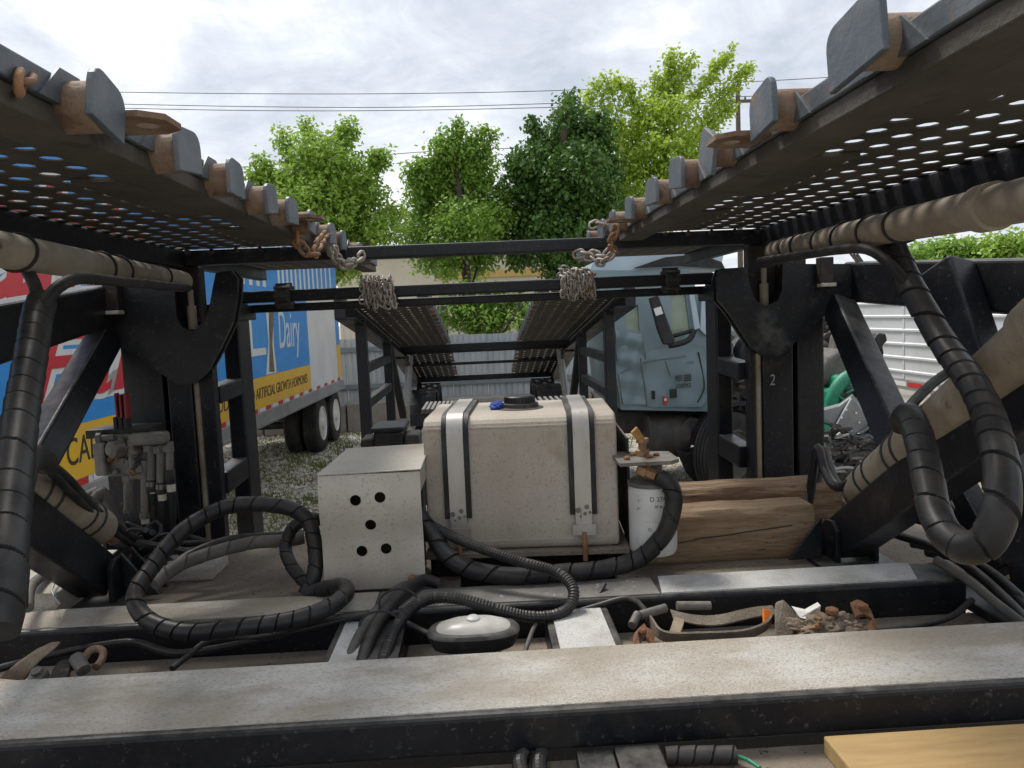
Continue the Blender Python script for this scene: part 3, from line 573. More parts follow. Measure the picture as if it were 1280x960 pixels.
rag = MB()
bm = bmesh.new(); bmesh.ops.create_icosphere(bm, subdivisions=3, radius=1); c = tkm((-0.075, -0.03, TZ1+0.012))
for v in bm.verts:
    f = 1+0.35*math.sin(v.co.x*7+v.co.y*5)*math.cos(v.co.z*6+v.co.x*3); v.co = Vector((v.co.x*0.026*f, v.co.y*0.022*f, v.co.z*0.015*f))
rag.add([v.co+c for v in bm.verts], [tuple(v.index for v in f.verts) for f in bm.faces]); bm.free()
tag(rag.build('rag', 'bluerag', None, smooth=True), 'crumpled blue rag tucked beside the tank filler cap', 'rag')
MB().prism([tkm((-TW-0.01, TD0-0.02, 1.535)), tkm((TW+0.03, TD0-0.02, 1.535)), tkm((TW+0.03, TD1+0.02, 1.535)), tkm((-TW-0.01, TD1+0.02, 1.535))], (0,0,0.018)).build('tank_shelf', 'dustfloor', tk, 0.002)
MB().prism([tkm((-TW, TD0+0.03, 1.405)), tkm((TW, TD0+0.03, 1.405)), tkm((TW, TD0+0.05, 1.405)), tkm((-TW, TD0+0.05, 1.405))], (0,0,0.128)).build('shelf_web', 'black', tk, 0.002)
MB().prism([tkm((TW+0.032, TD0-0.02, 1.55)), tkm((TW+0.032, TD1, 1.55)), tkm((TW+0.032, TD1, 1.90)), tkm((TW+0.032, TD0+0.02, 1.90)), tkm((TW+0.032, TD0-0.0, 1.62))], TROT @ Vector((0.008,0,0))).build('side_bracket', 'blackrust', tk, 0.002)

# ================================================================== PERFORATED METAL COVER BOX
bx = thing('cover_box', at(460, 730, 2.30), 'dusty bare metal cover box with five round holes beside the tank', 'box')
fl, fr, ft, fb = at(397, 590, 2.27).x, at(525, 590, 2.27).x, at(460, 592, 2.27).z, 1.502
wB, hB = fr-fl, ft-fb
hs = [(0.36, 0.785), (0.60, 0.80), (0.49, 0.565), (0.385, 0.335), (0.625, 0.345)]
rows = []
me = curve_mesh([[(0,0),(wB,0),(wB,hB),(0,hB)]]+[circle(a*wB, b*hB, 0.0165, 20) for a, b in hs], 0.004)
bm = bmesh.new(); bm.from_mesh(me)
bmesh.ops.triangulate(bm, faces=bm.faces); 
for k in range(1, 12):
    bmesh.ops.bisect_plane(bm, geom=bm.verts[:]+bm.edges[:]+bm.faces[:], plane_co=(0, hB*k/12, 0), plane_no=(0,1,0))
for v in bm.verts: v.co.z += 0.012*math.sin(v.co.y/hB*2*math.pi*1.0)*(-1)+0.010*(1 if v.co.y < hB*0.45 else 0)*math.sin((v.co.y/(hB*0.45))*math.pi)
bm.to_mesh(me); bm.free()
o = place_mesh(me, 'front_panel', frame((fl, 2.268, fb), (1,0,0), (0,0,1)), 'boxmetal', bx)
for p in o.data.polygons: p.use_smooth = True
o.data.set_sharp_from_angle(angle=R(40))
MB().prism([(fl-0.002, 2.262, ft+0.001), (fr+0.004, 2.262, ft+0.004), (fr+0.012, 2.62, ft+0.022), (fl+0.028, 2.62, ft+0.018)], (0,0,0.005)).build('top_panel', 'boxmetal', bx, 0.003)
MB().prism([(fl, 2.272, fb), (fl, 2.60, fb), (fl+0.02, 2.60, ft), (fl, 2.272, ft)], (0.004,0,0)).build('side_panel', 'boxmetal', bx)
MB().prism([(fr-0.004, 2.272, ft-0.06), (fr+0.004, 2.60, ft-0.05), (fr+0.004, 2.60, ft+0.012), (fr-0.004, 2.272, ft-0.002)], (0.004,0,0)).build('side_panel', 'boxmetal', bx)
MB().box(fl+0.02, fr-0.02, 2.40, 2.58, fb-0.04, ft-0.08).build('inner_block', 'dirtyblack', bx, 0.01)
for a in (0.12, 0.87): MB().lathe((fl+a*wB, 2.262, fb+0.03), (0,-1,0), [(0.012, 0), (0.012, 0.008), (0.006, 0.014)], 6).build('bolt', 'rust', bx)

# ================================================================== FILTER, VALVE HANDLE, BRACKET
fc = at(817, 690, 2.36); ff = thing('oil_filter', fc-Vector((0,0,0.02)), 'white spin-on hydraulic filter canister hanging beside the tank', 'filter')
z0, z1 = at(817, 690, 2.36).z, at(817, 605, 2.36).z
MB().lathe((fc.x, fc.y, z0), (0,0,1), [(0.05, 0), (0.068, 0.004), (0.0735, 0.014), (0.0745, 0.03), (0.0745, z1-z0-0.02), (0.072, z1-z0)], 32).build('canister', 'filter', ff, smooth=True)
MB().lathe((fc.x, fc.y, z1), (0,0,1), [(0.076, 0), (0.076, 0.012), (0.06, 0.02), (0.034, 0.022), (0.034, 0.075)], 28).build('filter_head', 'greyfit', ff, smooth=True)
zb = at(800, 577, 2.33).z
xl, xr_ = at(770, 577, 2.33).x, at(845, 577, 2.33).x
MB().prism([(xl, 2.26, zb), (xr_-0.03, 2.26, zb), (xr_, 2.29, zb), (xr_, 2.42, zb), (xl, 2.46, zb)], (0,0,0.012)).build('bracket_plate', 'greyfit', ff, 0.002)
for bx_, by_ in ((0.43, 2.31), (0.46, 2.37), (0.50, 2.32), (0.53, 2.35)): MB().lathe((bx_, by_, zb+0.012), (0,0,1), [(0.010, 0), (0.010, 0.007), (0.005, 0.011)], 6).build('bolt', 'rust', ff)
p = at(822, 592, 2.27); MB().lathe(p+Vector((-0.05, 0.04, 0.012)), (0.8, -0.45, -0.35), [(0.022, 0), (0.024, 0.005), (0.024, 0.03), (0.018, 0.032), (0.018, 0.06)], 6).build('elbow_fitting', 'brass', ff)
def wrap_text(body, u, v, sz, parent):
    c = at(u, v, 2.29); me = text_mesh(body, sz, 0, 0.0006)
    mb = MB()
    for vt in me.vertices:
        ang = (vt.co.x)/0.0748+math.asin(max(-1, min(1, (c.x-fc.x)/0.0748)))
        mb.v.append(Vector((fc.x+math.sin(ang)*(0.0750+vt.co.z), fc.y-math.cos(ang)*(0.0750+vt.co.z), c.z+vt.co.y)))
    mb.f = [tuple(q.vertices) for q in me.polygons]; bpy.data.meshes.remove(me); mb.build('print', 'ink', parent)
wrap_text('D 274', 812, 627, 0.020, ff); wrap_text('SF-6', 818, 635, 0.013, ff); wrap_text('- - -  - - -', 806, 654, 0.012, ff)
wrap_text('O', 810, 664, 0.014, ff)
h0 = at(803, 560, 2.36); hb = thing('ball_valve', Vector((h0.x, h0.y, zb+0.012)), 'orange yellow ball valve lever standing on the filter bracket', 'valve')
MB().lathe((h0.x, h0.y, zb+0.0125), (0,0,1), [(0.022, 0), (0.022, 0.018), (0.013, 0.02), (0.013, 0.04), (0.02, 0.042), (0.02, 0.055)], 8).build('valve_body', 'brass', hb)
MB().bar((h0.x, h0.y, zb+0.06), at(792, 537, 2.34), 0.022, 0.010, (0,-1,0.2), 0.028).build('lever', 'yellowhandle', hb, 0.004)

# ================================================================== TIMBERS
def timber(name, x0, x1, y0, y1, z0, z1, m, lab, rot=0.0):
    mb = MB(); nx = 22; rnd = random.Random(hash(name+lab) % 999)
    rnd = random.Random(int(x1*1000)); vs = []; fs = []
    for i in range(nx+1):
        x = x0+(x1-x0)*i/nx; w = 0.0015*math.sin(i*0.7)+rnd.uniform(-0.001, 0.001)
        ring = [(y0+0.010, z0), (y1-0.01, z0), (y1, z0+0.01), (y1+w, z1-0.014), (y1-0.012, z1+w), ((y0+y1)/2, z1+w*0.6+rnd.uniform(-.002,.002)), (y0+0.014, z1+w), (y0+w*0.8, z1-0.016), (y0+rnd.uniform(-.003,.003), (z0+z1)/2), (y0-w*0.5, z0+0.012)]
        vs += [(x, y+rot*(x-x0), z) for y, z in ring]
    k = 10
    for i in range(nx):
        for j in range(k): fs.append((i*k+j, i*k+(j+1) % k, (i+1)*k+(j+1) % k, (i+1)*k+j))
    t = thing(name, ((x0+x1)/2, (y0+y1)/2, z0), lab, 'timber', 'timbers lying behind the beam')
    mb.add(vs, fs).build('beam', m, t, smooth=True)
    for i, x in ((0, x0), (nx, x1)):
        MB().add([Vector(vs[i*k+j])+Vector((0.0005 if i else -0.0005,0,0)) for j in range(k)], [tuple(range(k))]).build('end_grain', 'woodend', t)
    return t
tm = timber('timber', 0.47, at(1018, 690, 2.46).x, 2.455, 2.60, 1.463, 1.463+0.172, 'wood', 'pale square timber block lying behind the filter, split along the front')
crk = [(0.62,1.535),(0.70,1.548),(0.78,1.553),(0.86,1.562),(0.93,1.568),(1.0,1.575)]
MB().tube([(x, 2.4535, z) for x, z in crk], 0.0022, 5).build('split', 'ink', tm)
timber('timber', 0.50, at(1045, 650, 2.66).x, 2.62, 2.78, 1.463, 1.463+0.205, 'wooddark', 'dark weathered timber lying behind the pale timber block', 0.0)

# ================================================================== HOSES
hr = 0.0285
hose('wrapped_hose', px_path([(1098,292,1.95),(1118,312,1.85),(1140,360,1.75),(1180,430,1.62),(1222,490,1.45),(1247,560,1.28),(1252,630,1.2),(1232,677,1.2),(1200,682,1.25),(1172,650,1.33),(1158,590,1.42),(1148,545,1.5),(1136,520,1.6),(1128,528,1.72)]), hr, 'black spiral wrapped hose hanging in a big loop over the lift cylinder by the timbers', wrap=0.052)
hose('hydraulic_hose', px_path([(950,326,2.75),(1010,318,2.25),(1050,312,2.0),(1085,312,1.86),(1112,330,1.78),(1140,362,1.74)]), 0.013, 'thin black hose strapped along the upper tan cylinder by the cab', m='rubber')
hose('hydraulic_hose', px_path([(1128,525,1.75),(1140,505,1.85),(1165,480,1.95),(1190,462,2.0)]), 0.013, 'short bent black hose crossing the lift cylinder by the timbers', m='rubber')
hose('hydraulic_hose', px_path([(1134,532,2.0),(1110,560,2.15),(1080,590,2.28),(1060,605,2.36),(1043,607,2.45),(1030,585,2.55),(1022,560,2.6),(1015,600,2.62),(1010,640,2.64)]), 0.016, 'black hose running along the lift cylinder down to the deck by the timbers', m='hose')
hose('hydraulic_hose', px_path([(1062,612,2.40),(1045,602,2.50),(1035,575,2.58),(1030,562,2.62),(1020,620,2.66),(1016,660,2.68)]), 0.014, 'second hose bent beside the timbers, behind the lift cylinder foot', m='hosedust')
hose('wrapped_hose', px_path([(-6,790,0.98),(4,740,1.02),(8,680,1.08),(16,600,1.2),(26,520,1.34),(38,450,1.48),(47,395,1.6),(52,378,1.66)]), hr, 'black spiral wrapped hose hanging down in front of the dairy trailer lettering', wrap=0.052)
hose('hydraulic_hose', px_path([(52,392,1.62),(46,365,1.66),(38,345,1.70),(22,325,1.75),(-5,312,1.8)]), 0.013, 'black hose curling up towards the upper cylinder from the hanging wrapped hose', m='rubber')
hose('hydraulic_hose', px_path([(52,390,1.60),(62,370,1.62),(80,354,1.66),(105,348,1.75),(150,352,2.0),(195,356,2.35),(235,360,2.75)]), 0.013, 'black hose strapped below the upper cylinder beside the dairy trailer', m='rubber')
hose('wrapped_hose', px_path([(14,760,1.25),(14,700,1.30),(20,640,1.38),(28,595,1.45),(38,575,1.52),(50,572,1.62),(58,580,1.72)]), 0.024, 'shorter spiral wrapped hose bent over the lift cylinder below the valve block', wrap=0.046)
hose('hydraulic_hose', px_path([(58,578,1.9),(85,600,2.1),(120,638,2.3),(160,668,2.55),(185,682,2.7)]), 0.014, 'black hose running along the lift cylinder below the valve block', m='rubber')
hose('hydraulic_hose', px_path([(64,590,1.95),(95,622,2.15),(135,660,2.4),(170,684,2.6),(190,690,2.7)]), 0.011, 'thin black hose under the lift cylinder below the valve block', m='rubber')
# the big loop on the deck
hose('wrapped_hose', px_path([(381,743,2.27),(393,718,2.29),(394,686,2.33),(384,650,2.36),(352,633,2.36),(290,632,2.32),(240,655,2.25),(208,685,2.2),(188,712,2.15),(172,735,2.10),(170,756,2.06),(190,778,2.02),(235,790,1.98),(300,784,1.97),(360,776,1.98),(405,762,2.02),(431,744,2.10),(428,733,2.18),(402,737,2.24),(384,744,2.26)]), 0.0235, 'black spiral wrapped hose looping from the cover box over deck and coated beam', wrap=0.044)
hose('wrapped_hose', px_path([(388,735,2.33),(366,710,2.38),(357,684,2.44),(368,658,2.46),(392,648,2.46),(412,655,2.5)]), 0.020, 'small black wrapped hose ring beside the cover box', wrap=0.044)
hose('wrapped_hose', px_path([(192,730,2.30),(225,706,2.38),(275,688,2.44),(320,678,2.5),(355,676,2.52),(380,672,2.54)]), 0.021, 'grey wrapped hose lying across the deck behind the looping hose', m='hosedust', wrap=0.06)
hose('hydraulic_hose', px_path([(200,722,2.36),(235,695,2.45),(280,677,2.52),(320,672,2.56),(380,668,2.6)]), 0.016, 'plain dark hose lying across the deck beside the grey wrapped hose', m='hose')
# hoses round the tank
hose('wrapped_hose', px_path([(520,640,2.36),(540,668,2.33),(560,695,2.29),(590,712,2.26),(640,720,2.24),(700,716,2.24),(750,712,2.25),(795,700,2.27),(822,678,2.26),(836,655,2.25),(842,625,2.25),(837,606,2.26),(824,597,2.28)]), 0.027, 'thick grey wrapped hose sweeping below the tank up to the filter', wrap=0.060)
hose('ribbed_conduit', px_path([(524,648,2.42),(560,668,2.32),(600,685,2.24),(650,702,2.17),(695,715,2.12),(716,735,2.07),(712,758,2.03),(690,770,2.0),(655,770,1.99),(610,758,2.0),(570,748,2.02),(540,748,2.03),(515,760,2.0),(495,785,1.94),(480,822,1.84),(474,845,1.78)]), 0.0165, 'black ribbed conduit snaking from the cover box over the coated beam', 'conduit', 'hose', rib=0.0085)
hose('hydraulic_hose', px_path([(548,730,2.26),(530,725,2.25),(505,740,2.16),(480,768,2.05),(462,800,1.92),(450,840,1.80)]), 0.018, 'thick black hose running forward over the beam, middle of the tied bundle', m='hose')
hose('hydraulic_hose', px_path([(522,730,2.27),(500,735,2.20),(478,755,2.10),(455,785,1.98),(440,815,1.88),(430,850,1.78)]), 0.014, 'dusty hose on the outside of the tied bundle over the beam', m='hosedust')
# cable ties round the bundle
for (u, v, y) in ((498, 757, 2.06), (474, 786, 1.97)):
    c = at(u, v, y); pts = [c+Vector((0.052*math.cos(a), 0.015*math.sin(a), 0.032*math.sin(a)+0.01)) for a in [2*math.pi*k/20 for k in range(21)]]
    tag(MB().tube(pts, 0.003, 6).build('cable_tie', 'plastic', None, smooth=True), 'black cable tie round the hose bundle crossing the beam', 'tie', 'cable ties on the hose bundle')
# cables in the trough
cabs = [
 ([(-10,838,1.84),(60,820,1.92),(130,806,2.0),(170,803,2.03),(215,816,1.98),(260,812,2.0),(320,800,2.03),(390,784,2.05),(450,770,2.06),(520,765,2.07)], 0.010, 'hose', 'black cable lying along the trough from the lever to the hose bundle'),
 ([(215,836,1.90),(235,820,1.96),(265,800,2.02),(330,796,2.03),(400,776,2.05),(460,768,2.06)], 0.008, 'rubber', 'thin black cable crossing over the other in the trough'),
 ([(500,775,2.02),(540,795,1.95),(575,808,1.9),(620,812,1.88)], 0.009, 'rubber', 'black cable passing under the oval lamp'),
 ([(716,770,2.06),(740,755,2.10),(752,738,2.14),(756,730,2.16)], 0.006, 'hose', 'short stiff cable end sticking up above the beam'),
 ([(700,772,2.07),(745,758,2.08),(785,748,2.07),(805,762,2.04),(815,785,1.98)], 0.009, 'hose', 'black cable arching down into the trough beside the webbing strap'),
 ([(655,818,1.86),(665,790,1.95),(672,775,2.0)], 0.006, 'hosedust', 'thin cable rising beside the oval lamp'),
 ([(1095,790,1.92),(1150,782,1.95),(1190,770,2.0),(1215,750,2.05)], 0.009, 'hose', 'black cable in the trough beyond the rusty hook'),
 ([(1170,700,2.1),(1210,725,2.0),(1240,750,1.92),(1285,785,1.8)], 0.013, 'hosedust', 'grey dusty cable running off the end of the beam'),
 ([(1120,668,2.35),(1170,685,2.2),(1215,712,2.06),(1260,752,1.92),(1295,790,1.8)], 0.014, 'hose', 'thick black cable running off beside the lift arm foot'),
 ([(1140,680,2.3),(1190,690,2.18),(1235,712,2.05),(1275,745,1.95),(1300,770,1.88)], 0.012, 'rubber', 'black rubber cable lying behind the grey dusty cable'),
 ([(1160,690,2.3),(1210,700,2.15),(1260,735,2.0),(1300,780,1.85)], 0.016, 'rubber', 'thickest black cable lying under the bundle by the lift arm'),
 ([(35,760,2.1),(38,735,2.2),(55,720,2.35),(80,715,2.45)], 0.015, 'hosedust', 'grey looped hose on the deck under the lift arm'),
 ([(75,755,2.15),(65,740,2.2),(70,725,2.3),(76,716,2.35)], 0.003, 'galv', 'thin pale wire hooped on the deck under the lift arm'),
]
for pts, r, m, lab in cabs: hose('cable', px_path(pts), r, lab, 'cable', m, n=10)

# ================================================================== VALVE BLOCK (left)
vb = thing('valve_block', at(165, 690, 2.78), 'grey hydraulic valve block with red lever grips and pipes', 'valve')
YV = 2.78
def vbox(u0, v0, u1, v1, dy0, dy1, name, m, bev=0.006):
    a, b = at(u0, v0, YV), at(u1, v1, YV); return MB().box(min(a.x,b.x), max(a.x,b.x), YV+dy0, YV+dy1, min(a.z,b.z), max(a.z,b.z)).build(name, m, vb, bev)
vbox(117, 540, 205, 690, 0.07, 0.08, 'back_plate', 'black'); vbox(117, 535, 196, 542, -0.06, 0.08, 'shelf', 'black', 0.002)
vbox(140, 540, 178, 590, -0.07, 0.06, 'valve_body', 'greyfit', 0.01); vbox(132, 548, 150, 588, -0.10, -0.071, 'cover', 'greyfit', 0.008)
vbox(150, 536, 196, 552, -0.06, 0.05, 'manifold', 'greyfit', 0.01); vbox(172, 538, 219, 551, -0.09, -0.03, 'pipe_block', 'greyfit', 0.012)
vbox(171, 545, 182, 580, -0.09, -0.03, 'pipe_block', 'greyfit', 0.01)
for k in range(3):
    u = 150+k*6.2
    g = vbox(u, 490+k % 2*2, u+5.4, 521, -0.05-k*0.004, -0.02, 'lever_grip', 'redknob', 0.006); vbox(u-0.5, 519, u+6, 537, -0.055, -0.015, 'lever_stem', 'blackrust', 0.004)
c = at(127, 548, YV-0.08); MB().lathe(c, (-1,-0.2,0), [(0.012,-0.04),(0.012,0),(0.020,0.002),(0.020,0.016),(0.01,0.02)], 8).build('bolt', 'greyfit', vb)
c = at(142, 562, YV-0.10); MB().lathe(c, (-0.5,-0.8,0), [(0.03,-0.03),(0.03,0.01),(0.018,0.02)], 14).build('plug', 'greyfit', vb)
vr = random.Random(5)
for k in range(14):
    u, v = vr.uniform(134, 178), vr.uniform(540, 592); a = at(u, v, YV-0.07); MB().lathe(a, (vr.uniform(-.5,.3), -1, vr.uniform(-.3,.3)), [(vr.uniform(.008,.016),-.03),(.012,.012),(.007,.02)], 6).build('fitting', vr.choice(['greyfit','rust','dirtyblack','greyfit']), vb)
for (u, v) in ((176,585),(186,560),(198,562),(210,560),(160,598)):
    a = at(u, v, YV-0.06); MB().lathe(a-Vector((0,0,.012)), (0,0,1), [(.021,0),(.021,.022),(.017,.026)], 6).build('hex_nut', 'greyfit', vb)
for (u, v) in ((189,604),(201,607),(212,592)):
    a = at(u, v, YV-0.06); MB().lathe(a-Vector((0,0,.03)), (0,0,1), [(.016,0),(.018,.006),(.018,.04),(.014,.045)], 12).build('hose_ferrule', 'blackrust', vb, smooth=True)
for (u, v0, v1, r) in ((161, 598, 636, 0.014), (181, 575, 640, 0.014), (189, 556, 602, 0.015), (201, 556, 605, 0.015), (212, 552, 590, 0.013)):
    a, b = at(u, v0, YV-0.06), at(u, v1, YV-0.06); pp = MB().tube([a, b], r, 14).tube([b, b+(b-a)*0.12], r*1.35, 6).build('pipe', 'greyfit', vb, smooth=True)
a = at(161, 602, YV-0.06); b = at(181, 596, YV-0.06); MB().tube(spline([at(161,636,YV-.06), a, at(170,594,YV-.06), b], 0.01), 0.016, 12).build('pipe', 'greyfit', vb, smooth=True)
for k, (pts, tg) in enumerate((([(189,603),(192,640),(190,670),(184,700)], 608), ([(201,606),(204,640),(200,672),(190,702)], 617), ([(212,590),(216,630),(214,665),(205,690),(190,705)], 606), ([(181,640),(182,665),(180,690),(176,705)], 646))):
    hose('hydraulic_hose', [at(u, v, YV-0.06+i*0.01) for i, (u, v) in enumerate(pts)], 0.013, 'black hose hanging below the grey valve block with a white tag', m='rubber', group='tagged hoses below the valve block')
    cc = at(pts[0][0]+(2 if k < 3 else 1), tg+(4 if k < 3 else 4), YV-0.056)
    MB().lathe(cc-Vector((0,0,0.012)), (0,0,1), [(0.0148, 0), (0.0148, 0.026)], 14).build('hose_tag', 'tagwhite', vb, smooth=True)
for i, (u, r) in enumerate(((118, 0.018), (128, 0.02))):
    hose('hydraulic_hose', px_path([(u-10,625,2.6),(u,615,2.62),(u+12,635,2.64),(u+22,660,2.66),(u+45,690,2.7)]), r, ('grey hose bent over behind the lift cylinder, the thinner of two', 'grey hose bent over behind the lift cylinder, the thicker of two')[i], m='hosedust')
mb = MB()
for k in range(26):
    a = [random.uniform(110, 215), random.uniform(660, 700), random.uniform(2.5, 2.85)]; p0 = at(*a)
    mb.tube(spline([p0, p0+Vector((random.uniform(-.1,.1), random.uniform(-.05,.05), random.uniform(-.02,.05))), p0+Vector((random.uniform(-.25,.25), random.uniform(-.1,.1), random.uniform(-.10,.02)))], 0.03), random.uniform(0.005, 0.012), 7)
tag(mb.build('cable_tangle', 'rubber', None, smooth=True), 'tangle of dark thin hoses on the deck under the valve block', 'cables', None, 'stuff')
a = at(235, 680, 2.62); MB().box(a.x-0.12, a.x+0.10, 2.55, 2.72, 1.462, 1.51).build('deck_step', 'grit', T, 0.008)

# ================================================================== OVAL LAMP
lc = at(592, 790, 1.93); lm = thing('work_lamp', lc-Vector((0,0,0.03)), 'oval clear work lamp with black rubber rim lying in the trough', 'lamp')
def oval(w, d, z, n=36, k=0.75): return [lc+Vector((w*math.copysign(abs(math.cos(a))**k, math.cos(a)), d*math.copysign(abs(math.sin(a))**k, math.sin(a)), z)) for a in [2*math.pi*i/n for i in range(n)]]
def loft(rings, m, name, parent, cap=True):
    mb = MB(); n = len(rings[0]); vs = sum(rings, []); fs = []
    for i in range(len(rings)-1):
        for k in range(n): fs.append((i*n+k, i*n+(k+1) % n, (i+1)*n+(k+1) % n, (i+1)*n+k))
    fs.append(tuple(reversed(range(n)))); fs.append(tuple((len(rings)-1)*n+k for k in range(n))); return mb.add(vs, fs).build(name, m, parent, smooth=True)
loft([oval(0.105, 0.062, -0.03), oval(0.118, 0.070, -0.006), oval(0.120, 0.072, 0.006), oval(0.112, 0.066, 0.014), oval(0.098, 0.055, 0.016)], 'rubber', 'rim', lm)
loft([oval(0.099, 0.056, 0.013), oval(0.092, 0.052, 0.020), oval(0.062, 0.035, 0.031), oval(0.022, 0.013, 0.036)], 'glasslamp', 'lens', lm)
MB().lathe(lc+Vector((0.0,0,0.033)), (0,0,1), [(0.019,0),(0.019,0.006),(0.013,0.010),(0.004,0.011)], 14).build('lens_boss', 'filter', lm, smooth=True)
loft([oval(0.07, 0.05, -0.058), oval(0.072, 0.052, -0.028)], 'galv', 'base', lm)
# pale paper-like bracket under the lamp is part of it
MB().box(lc.x-0.06, lc.x+0.05, lc.y-0.085, lc.y-0.02, lc.z-0.055, lc.z-0.040).build('bracket', 'boxmetal', lm, 0.003)

# ================================================================== WEBBING STRAP PILE, HOOKS (right trough)
def ribbon(path, w, th, m, name, parent, up=(0,0,1)):
    pts = spline(path, 0.02); mb = MB(); vs = []; up = Vector(up); n = len(pts)
    for i, p in enumerate(pts):
        u = up.normalized(); d = (pts[min(i+1,n-1)]-pts[max(i-1,0)]).normalized(); s_ = d.cross(u).normalized()
        vs += [p+u*(w/2)-s_*th/2, p+u*(w/2)+s_*th/2, p-u*(w/2)+s_*th/2, p-u*(w/2)-s_*th/2]
    fs = [(i*4+k, i*4+(k+1) % 4, i*4+4+(k+1) % 4, i*4+4+k) for i in range(n-1) for k in range(4)]+[(0,1,2,3),((n-1)*4+3,(n-1)*4+2,(n-1)*4+1,(n-1)*4)]
    return mb.add(vs, fs).build(name, m, parent, smooth=True)
wp = thing('webbing_strap', at(890, 800, 1.90), 'brown dusty webbing tie-down strap coiled in the trough', 'strap')
ribbon(px_path([(812,775,1.99),(830,795,1.87),(880,796,1.86),(930,793,1.86),(958,782,1.92),(964,770,1.97)]), 0.035, 0.006, 'webbing', 'strap_loop', wp, (0,-0.5,1))
ribbon(px_path([(840,768,2.02),(870,775,1.96),(900,775,1.95),(940,766,1.98),(968,763,2.0)]), 0.035, 0.005, 'webbing', 'strap_loop', wp, (0,1,0.4))
ribbon(px_path([(850,772,2.0),(846,785,1.94),(842,795,1.9)]), 0.03, 0.006, 'leather', 'strap_loop', wp, (1,-0.2,0.1))
for (a, b) in (((790,782,1.95),(797,768,1.99)), ((800,769,1.99),(832,760,2.02)), ((846,757,2.03),(888,757,2.03))):
    MB().tube([at(*a), at(*b)], 0.012, 12).build('roller', 'greyfit', wp, smooth=True)
MB().bar(at(958,762,1.97), at(959,782,1.94), 0.022, 0.008, (0,-1,0)).build('orange_tag', 'orange', wp, 0.002)
MB().prism([at(968,756,1.95), at(978,752,1.96), at(992,766,1.94), at(1002,780,1.92), at(990,796,1.88), at(968,798,1.86)], (0.01,0.02,0.0)).build('strap_flap', 'webbing', wp, 0.006)
wl = thing('strap_bundle', at(1030, 796, 1.88), 'crumpled tan strap bundle with rusty bolt lying by the beam', 'strap')
bm = bmesh.new(); bmesh.ops.create_icosphere(bm, subdivisions=5, radius=1); c = at(1032, 788, 1.90)
from mathutils import noise as mnoise
for v in bm.verts:
    q = v.co*2.4; f = 1+0.55*mnoise.noise(q)+0.35*abs(mnoise.noise(q*2.3+Vector((3,1,2)))); v.co = Vector((v.co.x*0.085*f, v.co.y*0.05*f, v.co.z*0.036*f))
MB().add([v.co+c for v in bm.verts], [tuple(v.index for v in f.verts) for f in bm.faces]).build('strap_fold', 'leather', wl, smooth=True); bm.free()
for k in range(3):
    u = 1040+k*8; ribbon(px_path([(u-16,796,1.85),(u-6,780,1.87),(u+6,770+k*3,1.91),(u+16,778,1.92),(u+20,797,1.86)]), 0.04, 0.006, 'webbing', 'strap_fold', wl, (0.2*(k-1),0.9,0.5))
MB().lathe(at(1040,766,1.90), (0,0,1), [(0.012,-0.03),(0.012,0),(0.018,0.0),(0.018,0.010),(0.01,0.014)], 6).build('bolt', 'rust', wl)
for k in range(8):
    p = at(random.uniform(1005,1050), random.uniform(772,788), 1.87); MB().bar(p, p+Vector((random.uniform(-.03,.03), random.uniform(-.02,.02), random.uniform(-.006,.01))), 0.014, 0.007).build('rusty_flake', 'rust', wl)
tag(MB().prism([at(993,762,1.93), at(1010,766,1.92), at(1026,757,1.94), at(1025,764,1.94), at(1010,774,1.90), at(1000,772,1.91)], (0,0.02,0.002)).build('paper_scrap', 'paper'), 'torn white paper scrap wedged by the tan strap bundle', 'paper')
def hook(name, lab, pts, w, th):
    o = ribbon(px_path(pts), w, th, 'rust', name, None, (0.2,-0.8,0.6)); bevel(o, 0.004); tag(o, lab, 'hook'); c = sum((at(*p) for p in pts), Vector())/len(pts)
    return o
hk = thing('rusty_hook', at(1085, 792, 1.88), 'rusty orange steel hook beyond the strap bundle', 'hook')
bevel(ribbon(px_path([(1066,764,1.93),(1076,760,1.93),(1086,766,1.91),(1091,780,1.89),(1090,792,1.86)]), 0.045, 0.014, 'rust', 'hook_body', hk, (0.1,0.9,0.6)), 0.003)
MB().lathe(at(1079,760,1.92), (0,0,1), [(0.014,0),(0.014,0.008),(0.008,0.012)], 6).build('bolt', 'rust', hk)
hk = thing('rusty_shackle', at(800, 800, 1.90), 'small rusty orange shackle at the end of the webbing strap', 'shackle')
bevel(ribbon(px_path([(795,803,1.87),(800,793,1.9),(808,790,1.91),(814,798,1.88)]), 0.04, 0.02, 'rust', 'shackle_body', hk, (0.1,0.9,0.6)), 0.004)
MB().lathe(at(803,792,1.88), (0,-0.3,1), [(0.011,0),(0.011,0.010),(0.006,0.014)], 6).build('bolt', 'rust', hk)

